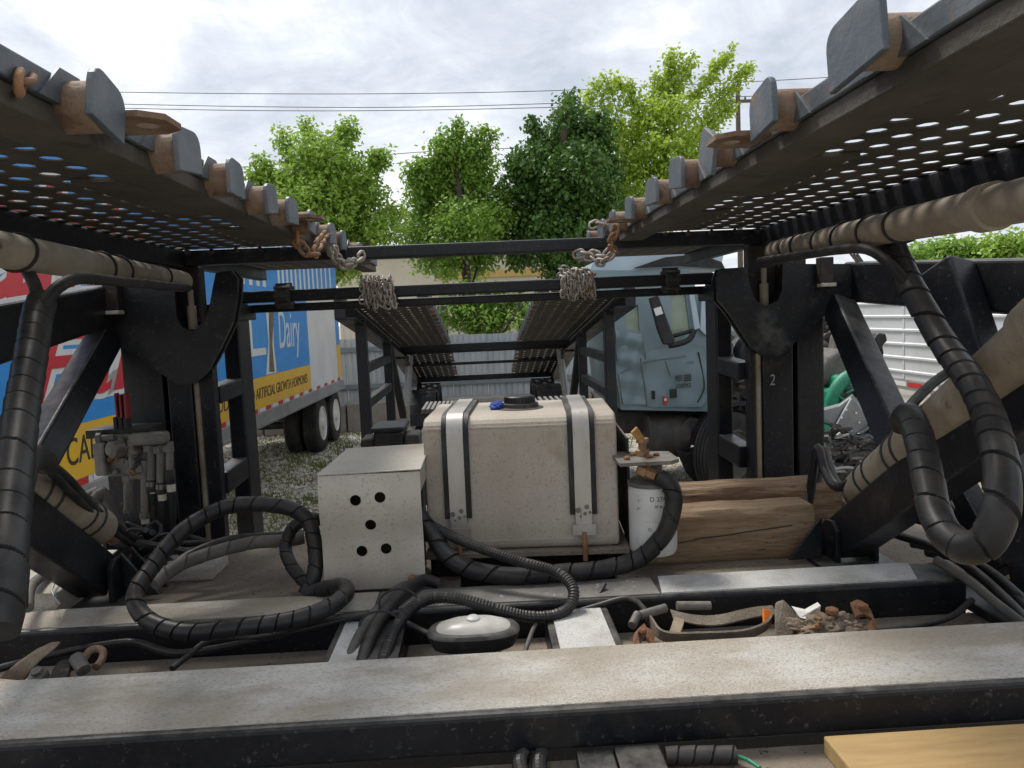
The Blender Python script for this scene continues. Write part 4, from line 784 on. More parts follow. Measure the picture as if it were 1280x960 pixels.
# ================================================================== LEVER AND FITTINGS (left trough)
lv = thing('ratchet_lever', at(40, 855, 1.83), 'worn tan ratchet lever with nut lying at the trough end', 'lever')
P = [(-4,849),(18,832),(40,817),(58,809),(70,808),(68,812),(48,828),(34,845),(30,852)]
MB().prism([at(u, v, 1.85) for u, v in P], (0.004,0.02,0.006)).build('lever_blade', 'leather', lv, 0.004)
MB().lathe(at(49,846,1.84), (0,-0.5,1), [(0.022,-0.01),(0.022,0.012),(0.013,0.013),(0.013,0.024)], 6).build('nut', 'greyfit', lv)
for k in range(4): MB().tube(spline(px_path([(66+k*5,852,1.84),(70+k*5,838,1.86),(80+k*3,828,1.90),(88+k*3,836,1.90)]), 0.01), 0.008, 8).build('spring_coil', 'dirtyblack', lv, smooth=True)
MB().tube([at(95,822,1.88), at(105,838,1.85)], 0.017, 14).build('roller', 'greyfit', lv, smooth=True)
hk = thing('rusty_hook', at(122, 840, 1.88), 'bent rusty rod hook beside the tan lever', 'hook')
MB().tube(spline(px_path([(104,825,1.90),(112,814,1.92),(122,811,1.93),(129,815,1.92),(127,825,1.90),(120,834,1.87)]), 0.006), 0.0095, 10).build('hook_rod', 'rusttube', hk, smooth=True)

# ================================================================== ITEMS BELOW THE NEAR BEAM
a = atz(1048, 945, 1.43); pk = MB().box(a.x, a.x+0.9, 1.20, 1.455, 1.396, 1.434).build('plank', 'plank', None, 0.004)
tag(pk, 'yellow wooden plank lying on the floor in front of the near beam', 'plank')
a = atz(722, 950, 1.42); b = atz(830, 950, 1.42)
tag(MB().box(a.x, (a.x+b.x)/2-0.01, 1.25, 1.475, 1.396, 1.424).box((a.x+b.x)/2-0.008, b.x, 1.25, 1.475, 1.396, 1.428).build('steel_channel', 'black', None, 0.004), 'short black steel channel on the floor in front of the near beam', 'channel')
hose('wrapped_hose', [atz(832, 945, 1.418), atz(870, 944, 1.418), atz(920, 944, 1.418)], 0.018, 'stub of black wrapped cable with loose wires below the near beam', 'cable', 'hose', wrap=0.03)
hose('cable', [atz(918,944,1.415), atz(935,950,1.41), atz(950,960,1.41)], 0.004, 'thin green wire coming out of the wrapped cable stub', 'wire', 'greenengine')
for k in range(2): hose('ribbed_conduit', [atz(655+k*22,942,1.41), atz(650+k*24,955,1.415), atz(655+k*20,975,1.41)], 0.016, 'short black ribbed conduit below the near beam', 'conduit', rib=0.009, group='conduits below the near beam')

# ================================================================== CHAINS
def bar_bundle(xc, lab, wid, y=3.40, z=2.433, n=5, r=0.052):
    pts = []
    for k in range(n*14+1):
        a = 2*math.pi*k/14; f = k/(n*14); rr = r+random.uniform(-0.006, 0.012)
        pts.append(Vector((xc-wid/2+wid*f, y+rr*math.cos(a), z+rr*math.sin(a)+0.004)))
    chain(pts, 0.036, 0.0042, lab, 'chain', 'chains wound on the cross bar')
    pts = [Vector((xc-wid/2+wid*0.1*k, y-0.055-random.uniform(0,0.012), z+(0.035 if k % 2 else -0.052)+random.uniform(-.02,.02))) for k in range(11)]
    chain(pts, 0.036, 0.0042, lab.replace('wound', 'hanging in loops'), 'chain', 'chains wound on the cross bar')
bar_bundle(-0.435, 'grey steel chain wound on the cross bar, dairy trailer side', 0.14)
bar_bundle(0.43, 'grey steel chain wound on the cross bar, blue cab side', 0.14)
pts = [at(700+i*8, 338+random.uniform(-5,4), 3.39) for i in range(6)]
chain(pts, 0.036, 0.0045, 'grey steel chain heaped on top of the cross bar, cab side')
chain(px_path([(372,282,2.35),(372,300,2.36),(380,312,2.4),(392,318,2.42),(398,305,2.5),(404,296,2.6),(412,292,2.7)]), 0.045, 0.006, 'rusty chain hanging from the track end beside the dairy trailer', 'chainrust')
chain(px_path([(412,298,2.7),(416,318,2.75),(424,328,2.8),(434,331,2.85),(446,326,2.9),(452,320,2.93)]), 0.045, 0.006, 'grey chain looped under the track end beside the dairy trailer')
chain(px_path([(418,305,2.8),(422,322,2.82),(430,334,2.86),(440,324,2.9)]), 0.04, 0.0055, 'dark chain knotted under the track end beside the dairy trailer')
chain(px_path([(772,278,2.7),(768,292,2.72),(764,305,2.76),(770,316,2.8)]), 0.045, 0.006, 'rusty chain hanging from the track end on the cab side', 'chainrust')
chain(px_path([(768,308,2.9),(756,320,2.92),(742,318,2.94),(730,316,2.95),(722,318,2.96)]), 0.045, 0.006, 'grey chain looped under the track end on the cab side')
chain(px_path([(770,314,2.85),(752,328,2.9),(740,322,2.93),(728,322,2.95)]), 0.04, 0.0055, 'dark chain knotted under the track end on the cab side')
chain(px_path([(735,285,2.98),(745,280,2.98),(755,281,2.97)]), 0.04, 0.0055, 'bit of grey chain lying on the cross bar end, cab side')
chain(px_path([(22,112,0.95),(30,92,1.0),(42,96,1.05),(36,108,1.06)]), 0.035, 0.0055, 'rusty chain knot on the track edge at the nearest dairy side cap', 'chainrust')

# ================================================================== BATTERY BOX behind the cover box
bb = thing('battery_box', (-0.40, 3.42, 1.40), 'black plastic battery box standing behind the metal cover box', 'box')
a, b = at(452, 548, 3.4), at(524, 530, 3.4)
MB().box(a.x+0.06, b.x-0.07, 3.34, 3.56, 1.62, b.z-0.02).build('case', 'plastic', bb, 0.012)
MB().box(a.x+0.05, b.x-0.06, 3.33, 3.57, b.z-0.022, b.z).build('lid', 'plastic', bb, 0.008)
MB().box(a.x, a.x+0.058, 3.36, 3.52, 1.66, b.z-0.05).build('side_lug', 'dirtyblack', bb, 0.012)
MB().box(b.x-0.068, b.x, 3.36, 3.52, 1.66, b.z-0.04).build('side_lug', 'dirtyblack', bb, 0.012)
MB().box(a.x, b.x, 3.36, 3.54, 1.40, 1.62).build('stand', 'blackrust', bb)

# ================================================================== REAR TRAILER OF THE CAR HAULER
RT = thing('car_hauler_trailer', (0, 10.5, 0), 'black steel car hauler trailer with two sloping perforated tracks', 'trailer')
def dz(y): return 2.50-(y-7)*0.1325 if y < 11.3 else 1.93-(y-11.3)*0.245
for sx in (-1, 1):
    xi, xo = sx*0.575+0.04, sx*1.24+0.06
    for y0, y1 in ((7.0, 11.2), (11.35, 14.0)):
        perf(*sorted((xi, xo)), y0, y1, 0, 0.006, 0.105, 0.15, 0.022, 0.034, dz).build('perforated_plate', 'deckunder', RT)
        MB().bar((xi, y0, dz(y0)+0.02), (xi, y1, dz(y1)+0.02), 0.05, 0.07).build('inner_rail', 'blackrust', RT, 0.006)
        MB().bar((xo+sx*0.06, y0-0.1, dz(y0)-0.06), (xo+sx*0.06, y1+0.05, dz(y1)-0.06), 0.10, 0.20).build('outer_beam', 'black', RT, 0.012)
        MB().bar((xo-sx*0.03, y0-0.1, dz(y0)-0.15), (xo-sx*0.03, y1+0.05, dz(y1)-0.15), 0.10, 0.016).build('outer_flange', 'black', RT)
    y = 7.1
    while y < 14:
        tb = MB().tube([(xi, y, dz(y)+0.05), (xi-sx*0.07, y, dz(y)+0.05)], 0.036, 10).build('stub_tube', 'rusttube', RT, smooth=True)
        MB().box(*sorted((xi-sx*0.07, xi-sx*0.082)), y-0.042, y+0.042, dz(y), dz(y)+0.10).build('end_cap', 'capplate', tb)
        y += 0.31
    X = sx*1.19+0.05
    for y in (7.35, 9.35): MB().box(X-0.05, X+0.05, y, y+0.12, 0.60, dz(y)-0.12).build('post', 'black', RT, 0.008)
    for z in (1.52, 1.86): MB().box(X-0.04, X+0.04, 7.47, 9.35, z-0.045, z+0.045).build('rung', 'black', RT, 0.008)
    MB().bar((X, 9.5, 2.05), (X-sx*0.02, 10.6, 1.0), 0.09, 0.09).build('diagonal_brace', 'black', RT, 0.008)
    MB().box(X-0.06, X+0.06, 6.8, 15.2, 0.50, 0.64).build('lower_rail', 'black', RT, 0.01)
    MB().tube(spline([(X+sx*0.05, 11.9, 1.0), (X, 11.9, 1.5), (X-sx*0.03, 11.9, 1.78)], 0.05), 0.055, 12).build('lift_cylinder', 'galv', RT, smooth=True)
    for y in (12.6, 13.8): wheel('wheel', (sx*1.02+0.05, y, 0.5), 0.5, 0.27, (sx, 0, 0), RT, 'rimdark')
    for y in (12.6, 13.8):
        pr = [(y+0.60*math.cos(R(12+k*15.6)), 0.52+0.66*math.sin(R(12+k*15.6))) for k in range(11)]; pr += [(y+0.56*math.cos(R(12+k*15.6)), 0.52+0.62*math.sin(R(12+k*15.6))) for k in reversed(range(11))]
        MB().prism([(sx*0.82+0.05, a, b) for a, b in pr], (sx*0.40, 0, 0)).build('fender', 'plastic', RT)
for y, h in ((6.98, 0.07), (11.27, 0.09), (11.6, 0.05), (12.6, 0.05), (14.02, 0.10)):
    MB().box(-1.18, 1.30, y-0.04, y+0.04, dz(y)-0.03-h/2, dz(y)-0.03+h/2).build('cross_bar', 'black', RT, 0.008)
for y in (6.9, 9.0, 11.0, 13.2, 15.1): MB().box(-1.2, 1.3, y, y+0.1, 0.50, 0.60).build('lower_crossmember', 'black', RT)

# ================================================================== BLUE DAIRY TRAILER
def tx(y): return -3.0+(y-5.8)*0.0158
def pl(u, v):                                                      # photo direction met with the trailer side
    r = ray(u, v); k = (-3.0-5.8*0.0158)/(r.x-0.0158*r.y); return r.y*k, CZ+r.z*k
DT = thing('semi_trailer', (-4.2, 9, 0), 'blue and yellow dairy semi trailer with red script lettering', 'trailer')
Y0, Y1 = 2.6, pl(427, 470)[0]
def tq(name, y0, y1, z0, z1, off, m, th=0.004, parent=None, z0b=None, z1b=None):
    vs = []
    for o_ in (off, off+th):
        for y, z in ((y0, z0), (y1, z0b if z0b is not None else z0), (y1, z1b if z1b is not None else z1), (y0, z1)): vs.append((tx(y)+o_, y, z))
    return MB().add(vs, [(3,2,1,0),(4,5,6,7),(0,1,5,4),(1,2,6,5),(2,3,7,6),(3,0,4,7)]).build(name, m, parent or DT)
MB().prism([(tx(Y0), Y0, 1.16), (tx(Y1), Y1, 1.16), (tx(Y1)-2.55, Y1, 1.16), (tx(Y0)-2.55, Y0, 1.16)], (0,0,2.9)).build('box_body', 'twhite', DT, 0.02)
yb = pl(386, 440)[0]; yc = pl(421, 440)[0]
zy = (pl(100, 536)[1]+pl(385, 453)[1])/2; zr = 1.25
tq('blue_panel', Y0, yb, zy, 4.03, 0.003, 'tblue'); tq('yellow_band', Y0, yb, zr, zy-0.002, 0.003, 'tyellow')
tq('blue_panel', yb+0.004, yc-0.004, 2.80, 4.03, 0.003, 'tblue')
tq('blue_panel', yc, Y1-0.02, zy+0.25, 4.03, 0.003, 'tblue'); tq('yellow_band', yc, Y1-0.02, zr, zy+0.245, 0.003, 'tyellow')
rl = tq('bottom_rail', Y0, Y1+0.02, 1.0, 1.19, 0.006, 'railgrey', 0.03)
tq('rail_lip', Y0, Y1+0.02, 1.02, 1.05, 0.037, 'railgrey', 0.012, rl)
y = Y0; k = 0
while y < Y1-0.4:
    tq('reflective_tape', y, y+0.22, 1.195, 1.245, 0.004, 'tapered' if k % 2 == 0 else 'tapewhite', 0.004); y += 0.30; k += 1
def ttext(body, u0, v0, u1, v1, m, off=0.009, shear=0, slant=0, bold=0, spacing=1.0, name='lettering', size_by=None):
    (ya, za), (yb_, zb_) = pl(u0, v0), pl(u1, v1); me = text_mesh(body, 1, shear, 0.003, bold, spacing)
    xs = [v.co.x for v in me.vertices]; ys = [v.co.y for v in me.vertices]; w, h = max(xs)-min(xs), max(ys)-min(ys)
    sx_, sy_ = (yb_-ya)/w, (za-zb_)/h
    for v in me.vertices: v.co.x = (v.co.x-min(xs))*sx_; v.co.y = (v.co.y-min(ys))*sy_
    zlo = zb_
    return place_mesh(me, name, frame((tx(ya)+off, ya, zlo), (0.0158, 1, 0), (0, 0, 1)), m, DT)
def btext(body, u0, u1, f0=0.30, f1=0.66):
    ya, yb_ = pl(u0, 480)[0], pl(u1, 480)[0]; me = text_mesh(body, 1, 0.1, 0.003); xs = [v.co.x for v in me.vertices]; ys = [v.co.y for v in me.vertices]; x0, y0, w, h = min(xs), min(ys), max(xs)-min(xs), max(ys)-min(ys)
    for v in me.vertices: v.co.x = (v.co.x-x0)*(yb_-ya)/w; v.co.y = (v.co.y-y0)*(zy-zr)*(f1-f0)/h
    place_mesh(me, 'lettering', frame((tx(ya)+0.009, ya, zr+(zy-zr)*f0), (0.0158, 1, 0), (0, 0, 1)), 'ink', DT)
ttext('Dairy', 346, 388, 376, 446, 'twhite', shear=0.1)
ttext('REAL', 150, 392, 332, 443, 'twhite', bold=0.02)
btext('NO ARTIFICIAL GROWTH HORMONES', 308, 384)
btext('PRODUCTS', 258, 304)
btext('CALL', 74, 123, 0.28, 0.78)
# red script words with a white keyline
def script(body, ya, yb_, z0, z1):
    for bold, off, m in ((0.075, 0.008, 'twhite'), (0.016, 0.013, 'tred')):
        me = text_mesh(body, 1, 0.35, 0.003, bold); ref = text_mesh(body, 1, 0.35, 0.003, 0.016)
        xs = [v.co.x for v in ref.vertices]; ys = [v.co.y for v in ref.vertices]; w, h = max(xs)-min(xs), max(ys)-min(ys); x0, y0 = min(xs), min(ys); bpy.data.meshes.remove(ref)
        for v in me.vertices: v.co.x = (v.co.x-x0)*(yb_-ya)/w; v.co.y = (v.co.y-y0)*(z1-z0)/h
        place_mesh(me, 'script_lettering', frame((tx(ya)+off, ya, z0), (0.0158, 1, 0), (0, 0, 1)), m, DT)
script('Prairie', 3.5, 7.2, 2.52, 3.5)
script('Farms', 5.15, 8.4, 1.84, 2.36)
# tall thin white strokes of the upper slogan and the narrow milk bottle shape
for k, u in enumerate((291, 299, 309, 318, 326)):
    (ya, za) = pl(u, 334); tq('slogan_stroke', ya, ya+0.14, 2.85, 3.75, 0.008, 'twhite', 0.003)
for k in range(13):
    ya = pl(346+k*5.4, 345)[0]; tq('slogan_stroke', ya, ya+0.11, 2.85, 3.5, 0.008, 'twhite', 0.003)
ya, yb2 = pl(332, 420)[0], pl(341, 420)[0]; w_ = yb2-ya; zt, zb2 = pl(336, 388)[1], pl(335, 468)[1]
def strip(pts, off, m, name):
    MB().prism([(tx(ya+p*w_)+off, ya+p*w_, zb2+(zt-zb2)*q) for p, q in pts], (0.003, 0, 0)).build(name, m, DT)
strip([(-0.35,0),(1.1,0),(0.95,0.45),(1.15,1),(0.15,1),(0.25,0.5)], 0.008, 'twhite', 'bottle_shape')
strip([(0.05,0.04),(0.75,0.02),(0.7,0.45),(1.25,1),(0.55,1),(0.35,0.5)], 0.013, 'tbrown', 'bottle_shape')
for y in (14.0, 15.2):
    for xx, rm in ((tx(y)-0.20, 'rimwhite'), (tx(y)-0.53, 'rimdark')):
        wheel('wheel', (xx, y, 0.52), 0.52, 0.27, (1, 0, 0), DT, rm)
    MB().tube([(tx(y)-2.4, y, 0.52), (tx(y)-0.2, y, 0.52)], 0.07, 10).build('axle', 'dirtyblack', DT, smooth=True)
MB().box(-4.6, -3.5, 12.9, Y1-0.1, 0.72, 1.0).build('bogie_frame', 'dirtyblack', DT)
MB().box(-5.3, -3.05, Y1-0.12, Y1-0.02, 0.55, 0.65).build('bumper', 'dirtyblack', DT); MB().box(-3.6, -3.5, Y1-0.12, Y1-0.02, 0.65, 1.05).build('bumper_post', 'dirtyblack', DT)
for y in (5.9, 6.15): MB().box(-3.7, -3.55, y, y+0.12, 0.0, 1.0).build('landing_leg', 'railgrey', DT)
MB().box(-3.78, -3.48, 5.9, 6.27, 0.0, 0.05).build('landing_shoe', 'rust', DT)

# ================================================================== FENCE, CONCRETE BLOCKS
FY = 16.7
FN = thing('metal_fence', (1, FY, 0), 'pale grey sheet metal fence behind the trailers', 'fence')
zt_, zb_ = 1.97, 0.45; pw = 0.38; x = -9.0; k = 0; sh = None
while x < 14.5:
    if sh is None:
        mb = MB(); xs = [0, 0.02, 0.03, 0.11, 0.12, 0.135, 0.145, 0.235, 0.245, 0.26, 0.27, 0.35, 0.36, 0.376]; ds = [0, 0, -0.018, -0.018, -0.005, -0.005, -0.018, -0.018, -0.005, -0.005, -0.018, -0.018, 0, 0]
        vs = []
        for z in (0, zt_-zb_):
            vs += [(a, d, z) for a, d in zip(xs, ds)]+[(a, d+0.004, z) for a, d in zip(xs, ds)]
        n = len(xs); fs = []
        for i in range(n-1): fs += [(i, i+1, 2*n+i+1, 2*n+i), (n+i, 3*n+i, 3*n+i+1, n+i+1), (i, n+i, n+i+1, i+1), (2*n+i, 2*n+i+1, 3*n+i+1, 3*n+i)]
        sh = mb.add([Vector(v)+Vector((x, FY, zb_)) for v in vs], fs).build('fence_sheet', 'fence', FN); first = sh
        x0_ = x
    else:
        o = first.copy(); COL.objects.link(o); o.location = first.location+Vector((x-x0_, 0, random.uniform(-0.012, 0.012)))
    x += pw
for z in (0.94, 1.74): MB().box(-9, 14.5, FY-0.085, FY-0.02, z-0.055, z+0.055).build('rail', 'fencerail', FN, 0.01)
for x in (-8.9, -6.2, -3.4, -0.72, 2.0, 4.7, 7.4, 10.1, 12.8): MB().box(x-0.05, x+0.05, FY+0.015, FY+0.115, 0, 1.90).build('post', 'fencerail', FN, 0.01)
x = -6.4; k = 0
while x < 7.5:
    w = 1.75; o = MB().box(x, x+w-0.03, FY-0.45, FY+0.35, 0, 0.62+random.uniform(-.02,.02)).build('concrete_block', 'concrete', None, 0.04, seg=3)
    o.rotation_euler.z = random.uniform(-0.015, 0.015); tag(o, 'rough concrete block at the foot of the metal fence', 'block', 'concrete blocks along the fence'); x += w

# ================================================================== BLUE-GREY CAB (wrecked truck)
YCB = 9.3
CT = thing('truck_cab', (at(830, 500, YCB).x, YCB+1.0, 0), 'wrecked blue-grey truck cab with crumpled door and exposed front', 'truck')
def cpt(l, y=YCB): return [(at(u, v, y).x, at(u, v, y).z) for u, v in l]
outer = cpt([(776,512),(884,514),(893,478),(893,432),(884,425),(872,370),(862,338),(740,338),(752,372),(762,410),(770,470)])
wq = cpt([(781,383),(797,381),(799,414),(782,411)]); wd = cpt([(838,369),(856,366),(862,412),(846,428),(838,420)])
me = curve_mesh([outer, wq, wd], 0.05); place_mesh(me, 'side_wall', frame((0, YCB, 0), (1,0,0), (0,0,1)), 'cab', CT)
me = curve_mesh([outer], 0.05); place_mesh(me, 'side_wall', frame((0, YCB+2.2, 0), (1,0,0), (0,0,1)), 'cab', CT)
for nm, w in (('quarter_window', wq), ('door_window', wd)):
    me = curve_mesh([w], 0.012); place_mesh(me, nm, frame((0, YCB+0.02, 0), (1,0,0), (0,0,1)), 'cabglass', CT)
ox = [(p[0], p[1]) for p in outer]
for i in (0, 2, 3, 6, 7, 8, 9, 10):                                # skin between the two side walls, windscreen opening left out
    (xa, za), (xb, zb3) = ox[i], ox[(i+1) % len(ox)]
    MB().add([(xa, YCB+0.025, za), (xb, YCB+0.025, zb3), (xb, YCB+2.175, zb3), (xa, YCB+2.175, za)], [(0,1,2,3)]).build('cab_skin', 'cab', CT)
# roof fairing
rf = cpt([(736,344),(742,328),(762,318),(800,314),(858,306),(897,306),(906,318),(902,338)])
me = curve_mesh([rf], 2.1); place_mesh(me, 'roof_fairing', frame((0, YCB+1.1, 0), (1,0,0), (0,0,1)), 'cablight', CT)
vz = cpt([(792,335),(830,322),(872,318),(900,328),(904,336),(850,332)], YCB-0.02); me = curve_mesh([vz], 0.12); place_mesh(me, 'sun_visor', frame((0, YCB-0.03, 0), (1,0,0), (0,0,1)), 'plastic', CT)
# door panel proud of the wall, with pillar trim, seams, handle, lettering
dr = cpt([(808,508),(876,508),(886,492),(881,436),(866,428),(838,430),(806,440)], YCB); me = curve_mesh([dr], 0.03)
bm = bmesh.new(); bm.from_mesh(me); bmesh.ops.triangulate(bm, faces=bm.faces); bmesh.ops.subdivide_edges(bm, edges=bm.edges[:], cuts=8, use_grid_fill=True)
for v in bm.verts: v.co.z += 0.014*math.sin(v.co.x*9+v.co.y*6)*math.cos(v.co.y*7-v.co.x*4)
bm.to_mesh(me); bm.free()
door = place_mesh(me, 'door', frame((0, YCB-0.035, 0), (1,0,0), (0,0,1)), 'cab', CT)
cr_ = cpt([(768,412),(800,418),(806,440),(808,505),(778,505),(771,460)]); me = curve_mesh([cr_], 0.02)
bm = bmesh.new(); bm.from_mesh(me); bmesh.ops.triangulate(bm, faces=bm.faces); bmesh.ops.subdivide_edges(bm, edges=bm.edges[:], cuts=9, use_grid_fill=True)
for v in bm.verts: v.co.z += 0.035*math.sin(v.co.x*13+v.co.y*9)*math.cos(v.co.y*15-v.co.x*7)*(1 if v.co.y > 1.6 else 0.4)
bm.to_mesh(me); bm.free()
place_mesh(me, 'dented_panel', frame((0, YCB-0.04, 0), (1,0,0), (0,0,1)), 'cab', CT)
for o in CT.children:
    if o.name.split('.')[0] in ('door', 'dented_panel'):
        for p in o.data.polygons: p.use_smooth = True
        o.data.set_sharp_from_angle(angle=R(60))
for seam in ([(776,466),(803,453),(830,449),(858,445)], [(801,448),(806,480),(809,508)], [(832,451),(838,470)]):
    MB().tube([at(u, v, YCB-0.065) for u, v in seam], 0.008, 6).build('trim_line', 'silver', CT)
MB().tube(spline([at(u, v, YCB-0.06) for u, v in [(873,440),(879,470),(880,487),(872,503)]], 0.1), 0.009, 6).build('door_gap', 'ink', CT)
for pil in ([(860,366),(866,366),(874,410),(867,412)], [(876,364),(886,364),(888,408),(882,420),(874,412)]):
    me = curve_mesh([cpt(pil, YCB-0.05)], 0.08); place_mesh(me, 'windscreen_pillar', frame((0, YCB-0.06, 0), (1,0,0), (0,0,1)), 'cablight', CT)
MB().add([Vector((p[0], YCB+0.01, p[1])) for p in cpt([(866,368),(876,366),(874,408)])]+[Vector((p[0], YCB+0.02, p[1])) for p in cpt([(866,368),(876,366),(874,408)])], [(0,1,2),(5,4,3),(0,3,4,1),(1,4,5,2),(2,5,3,0)]).build('door_gap', 'ink', CT)
mr = MB().prism([at(u, v, YCB-0.45) for u, v in [(811,372),(823,369),(844,426),(840,431),(829,431),(821,410)]], (0.02,0.14,0)).build('mirror', 'plastic', CT, 0.02)
MB().prism([at(u, v, YCB-0.46) for u, v in [(817,386),(826,383),(829,392),(820,395)]], (0,0.005,0)).build('sticker', 'tapewhite', mr)
MB().tube(spline([at(u, v, YCB-0.3) for u, v in [(836,432),(848,430),(862,424),(868,412)]], 0.03), 0.035, 10).build('mirror_arm', 'plastic', CT, smooth=True)
MB().tube(spline([at(u, v, YCB-0.25) for u, v in [(842,420),(856,416),(866,413)]], 0.03), 0.025, 10).build('mirror_arm', 'plastic', CT, smooth=True)
for (u0, v0, u1, v1, m) in ((813,488,817,498,'plastic'), (836,486,844,496,'plastic'), (827,495,832,504,'tapered'), (828,497,831,500,'tapewhite')):
    a, b = at(u0, v0, YCB), at(u1, v1, YCB); MB().box(a.x, b.x, YCB-0.09-(0.006 if m == 'tapewhite' else 0), YCB-0.05, b.z, a.z).build('door_fitting', m, CT)
def ctext(body, u0, v0, u1, v1, off=0.078, m='ink'):
    a, b = at(u0, v1, YCB-off), at(u1, v0, YCB-off); me = text_mesh(body, 1, 0, 0.004, 0.02); xs = [v.co.x for v in me.vertices]; ys = [v.co.y for v in me.vertices]
    for v in me.vertices: v.co.x = (v.co.x-min(xs)); v.co.y = (v.co.y-min(ys))
    w, h = max(xs)-min(xs), max(ys)-min(ys)
    place_mesh(me, 'lettering', frame((a.x, YCB-off, a.z), ((b.x-a.x)/w,0,0), (0,0,(b.z-a.z)/h)), m, CT)
ctext('WEST', 844, 469, 853, 477); ctext('LOGISTICS', 845, 479, 864, 485)
for k in range(4):
    a = at(855, 468.5+k*2.2, YCB-.078); MB().box(a.x, a.x+0.09, YCB-0.082, YCB-0.078, a.z-0.012, a.z).build('lettering', 'ink', CT)
ctext('VNL', 859, 451, 869, 455, m='silver')
# underneath: frame rail, fuel tank, steps, front wheel, dangling guards
a, b = at(770, 520, YCB+0.35), at(925, 535, YCB+0.35); MB().box(a.x, b.x+0.8, YCB+0.4, YCB+0.55, 0.75, 1.02).build('frame_rail', 'dirtyblack', CT)
MB().box(a.x, b.x+0.8, YCB+1.5, YCB+1.65, 0.75, 1.02).build('frame_rail', 'dirtyblack', CT)
c = at(815, 555, YCB+0.3); MB().lathe((c.x-0.1, YCB+0.30, 0.72), (1,0.0,0), [(0.28,0),(0.30,0.02),(0.30,0.05),(0.285,0.06),(0.285,0.5),(0.27,0.53)], 28).build('fuel_tank', 'rimdark', CT, smooth=True)
MB().prism([at(u, v, YCB+0.05) for u, v in [(840,540),(862,522),(878,524),(876,545),(862,560),(846,556)]], (0,0.35,0)).build('step_guard', 'dirtyblack', CT, 0.02)
MB().prism([at(u, v, YCB+0.0) for u, v in [(844,560),(858,566),(876,562),(880,592),(872,606),(858,592)]], (0.05,0.30,0)).build('mud_flap', 'plastic', CT, 0.02)
wc = at(915, 573, YCB+0.2); wheel('wheel', (at(908, 573, YCB-0.1).x, YCB-0.1, 0.52), 0.52, 0.29, (0.62, -0.78, 0), CT, 'rimdark')
mb = MB()
pr = [(wc.x+0.60*math.cos(R(10+k*16)), 0.54+0.62*math.sin(R(10+k*16))) for k in range(11)]; pr += [(wc.x+0.55*math.cos(R(10+k*16)), 0.54+0.57*math.sin(R(10+k*16))) for k in reversed(range(11))]
mb.prism([(x, YCB-0.1, z) for x, z in pr], (0,0.45,0)).build('wheel_arch', 'plastic', CT)
MB().box(wc.x-0.3, wc.x+0.9, YCB+0.5, YCB+1.5, 0.80, 1.45).build('engine_block', 'dirtyblack', CT, 0.05)
for k in range(16):
    p = Vector((wc.x+random.uniform(-0.25,0.5), YCB+random.uniform(0.1,0.5), random.uniform(1.0,1.9))); MB().bar(p, p+Vector((random.uniform(-.25,.25), random.uniform(-.1,.1), random.uniform(-.2,.2))), random.uniform(.04,.12), random.uniform(.04,.12)).build('engine_part', random.choice(['dirtyblack','plastic','silver','rimdark']), CT, 0.01)
MB().lathe((wc.x+0.30, YCB+0.02, 1.74), (0.1,-1,0), [(0.22,-0.25),(0.24,-0.02),(0.22,0.0),(0.05,0.03)], 24).build('air_canister', 'plastic', CT, smooth=True)

# ================================================================== WRECK PARTS between the uprights and the white trailer
YW = 6.6
eg = thing('green_engine', at(1078, 560, YW), 'green painted engine block standing in the scrap heap', 'engine')
c0 = at(1072, 500, YW)
MB().box(c0.x-0.22, c0.x+0.20, YW, YW+0.55, 0.55, c0.z+0.10).build('block', 'greenengine', eg, 0.03)
MB().box(c0.x-0.16, c0.x+0.16, YW-0.04, YW+0.5, c0.z+0.08, c0.z+0.22).build('valve_cover', 'greenengine', eg, 0.04, seg=3)
MB().tube(spline([(c0.x-0.27, YW-0.05, c0.z-0.15), (c0.x-0.24, YW-0.06, c0.z+0.06), (c0.x-0.14, YW-0.06, c0.z+0.20), (c0.x+0.02, YW-0.05, c0.z+0.24)], 0.03), 0.06, 12).build('manifold_pipe', 'greenengine', eg, smooth=True)
er = random.Random(21)
for k in range(26):
    p = Vector((c0.x+er.uniform(-0.22,0.18), YW-0.01, c0.z+er.uniform(-0.24,0.20))); MB().bar(p, p+Vector((0,-er.uniform(.02,.10),0)), er.uniform(.02,.09), er.uniform(.02,.11)).build('casting_boss', er.choice(['greenengine','greenengine','greenengine','dirtyblack']), eg, 0.006)
for k in range(10):
    p = Vector((c0.x+er.uniform(-0.2,0.16), YW-0.10, c0.z+er.uniform(-0.2,0.18))); MB().tube(spline([p, p+Vector((er.uniform(-.05,.05),-.03,er.uniform(-.05,.05))), p+Vector((er.uniform(-.14,.14),0,er.uniform(-.14,.14)))], 0.02), er.uniform(.007,.016), 8).build('fuel_line', er.choice(['greenengine','dirtyblack','silver']), eg, smooth=True)
for k in range(12): MB().lathe((c0.x+er.uniform(-.2,.16), YW-0.10, c0.z+er.uniform(-.22,.18)), (0,-1,0), [(0.010,0),(0.010,0.012),(0.005,0.016)], 6).build('bolt', 'silver', eg)
MB().lathe((c0.x+0.16, YW-0.02, c0.z+0.0), (0,-1,0), [(0.07,0),(0.075,0.02),(0.06,0.03),(0.075,0.04),(0.05,0.05),(0.02,0.06)], 20).build('pulley', 'silver', eg, smooth=True)
MB().box(c0.x-0.3, c0.x+0.3, YW+0.1, YW+0.5, 0.0, 0.55).build('stand', 'dirtyblack', eg)
st_ = thing('driver_chair', at(1058, 480, YW+0.5), 'grey brown torn truck seat cushion leaning behind the green engine', 'seat')
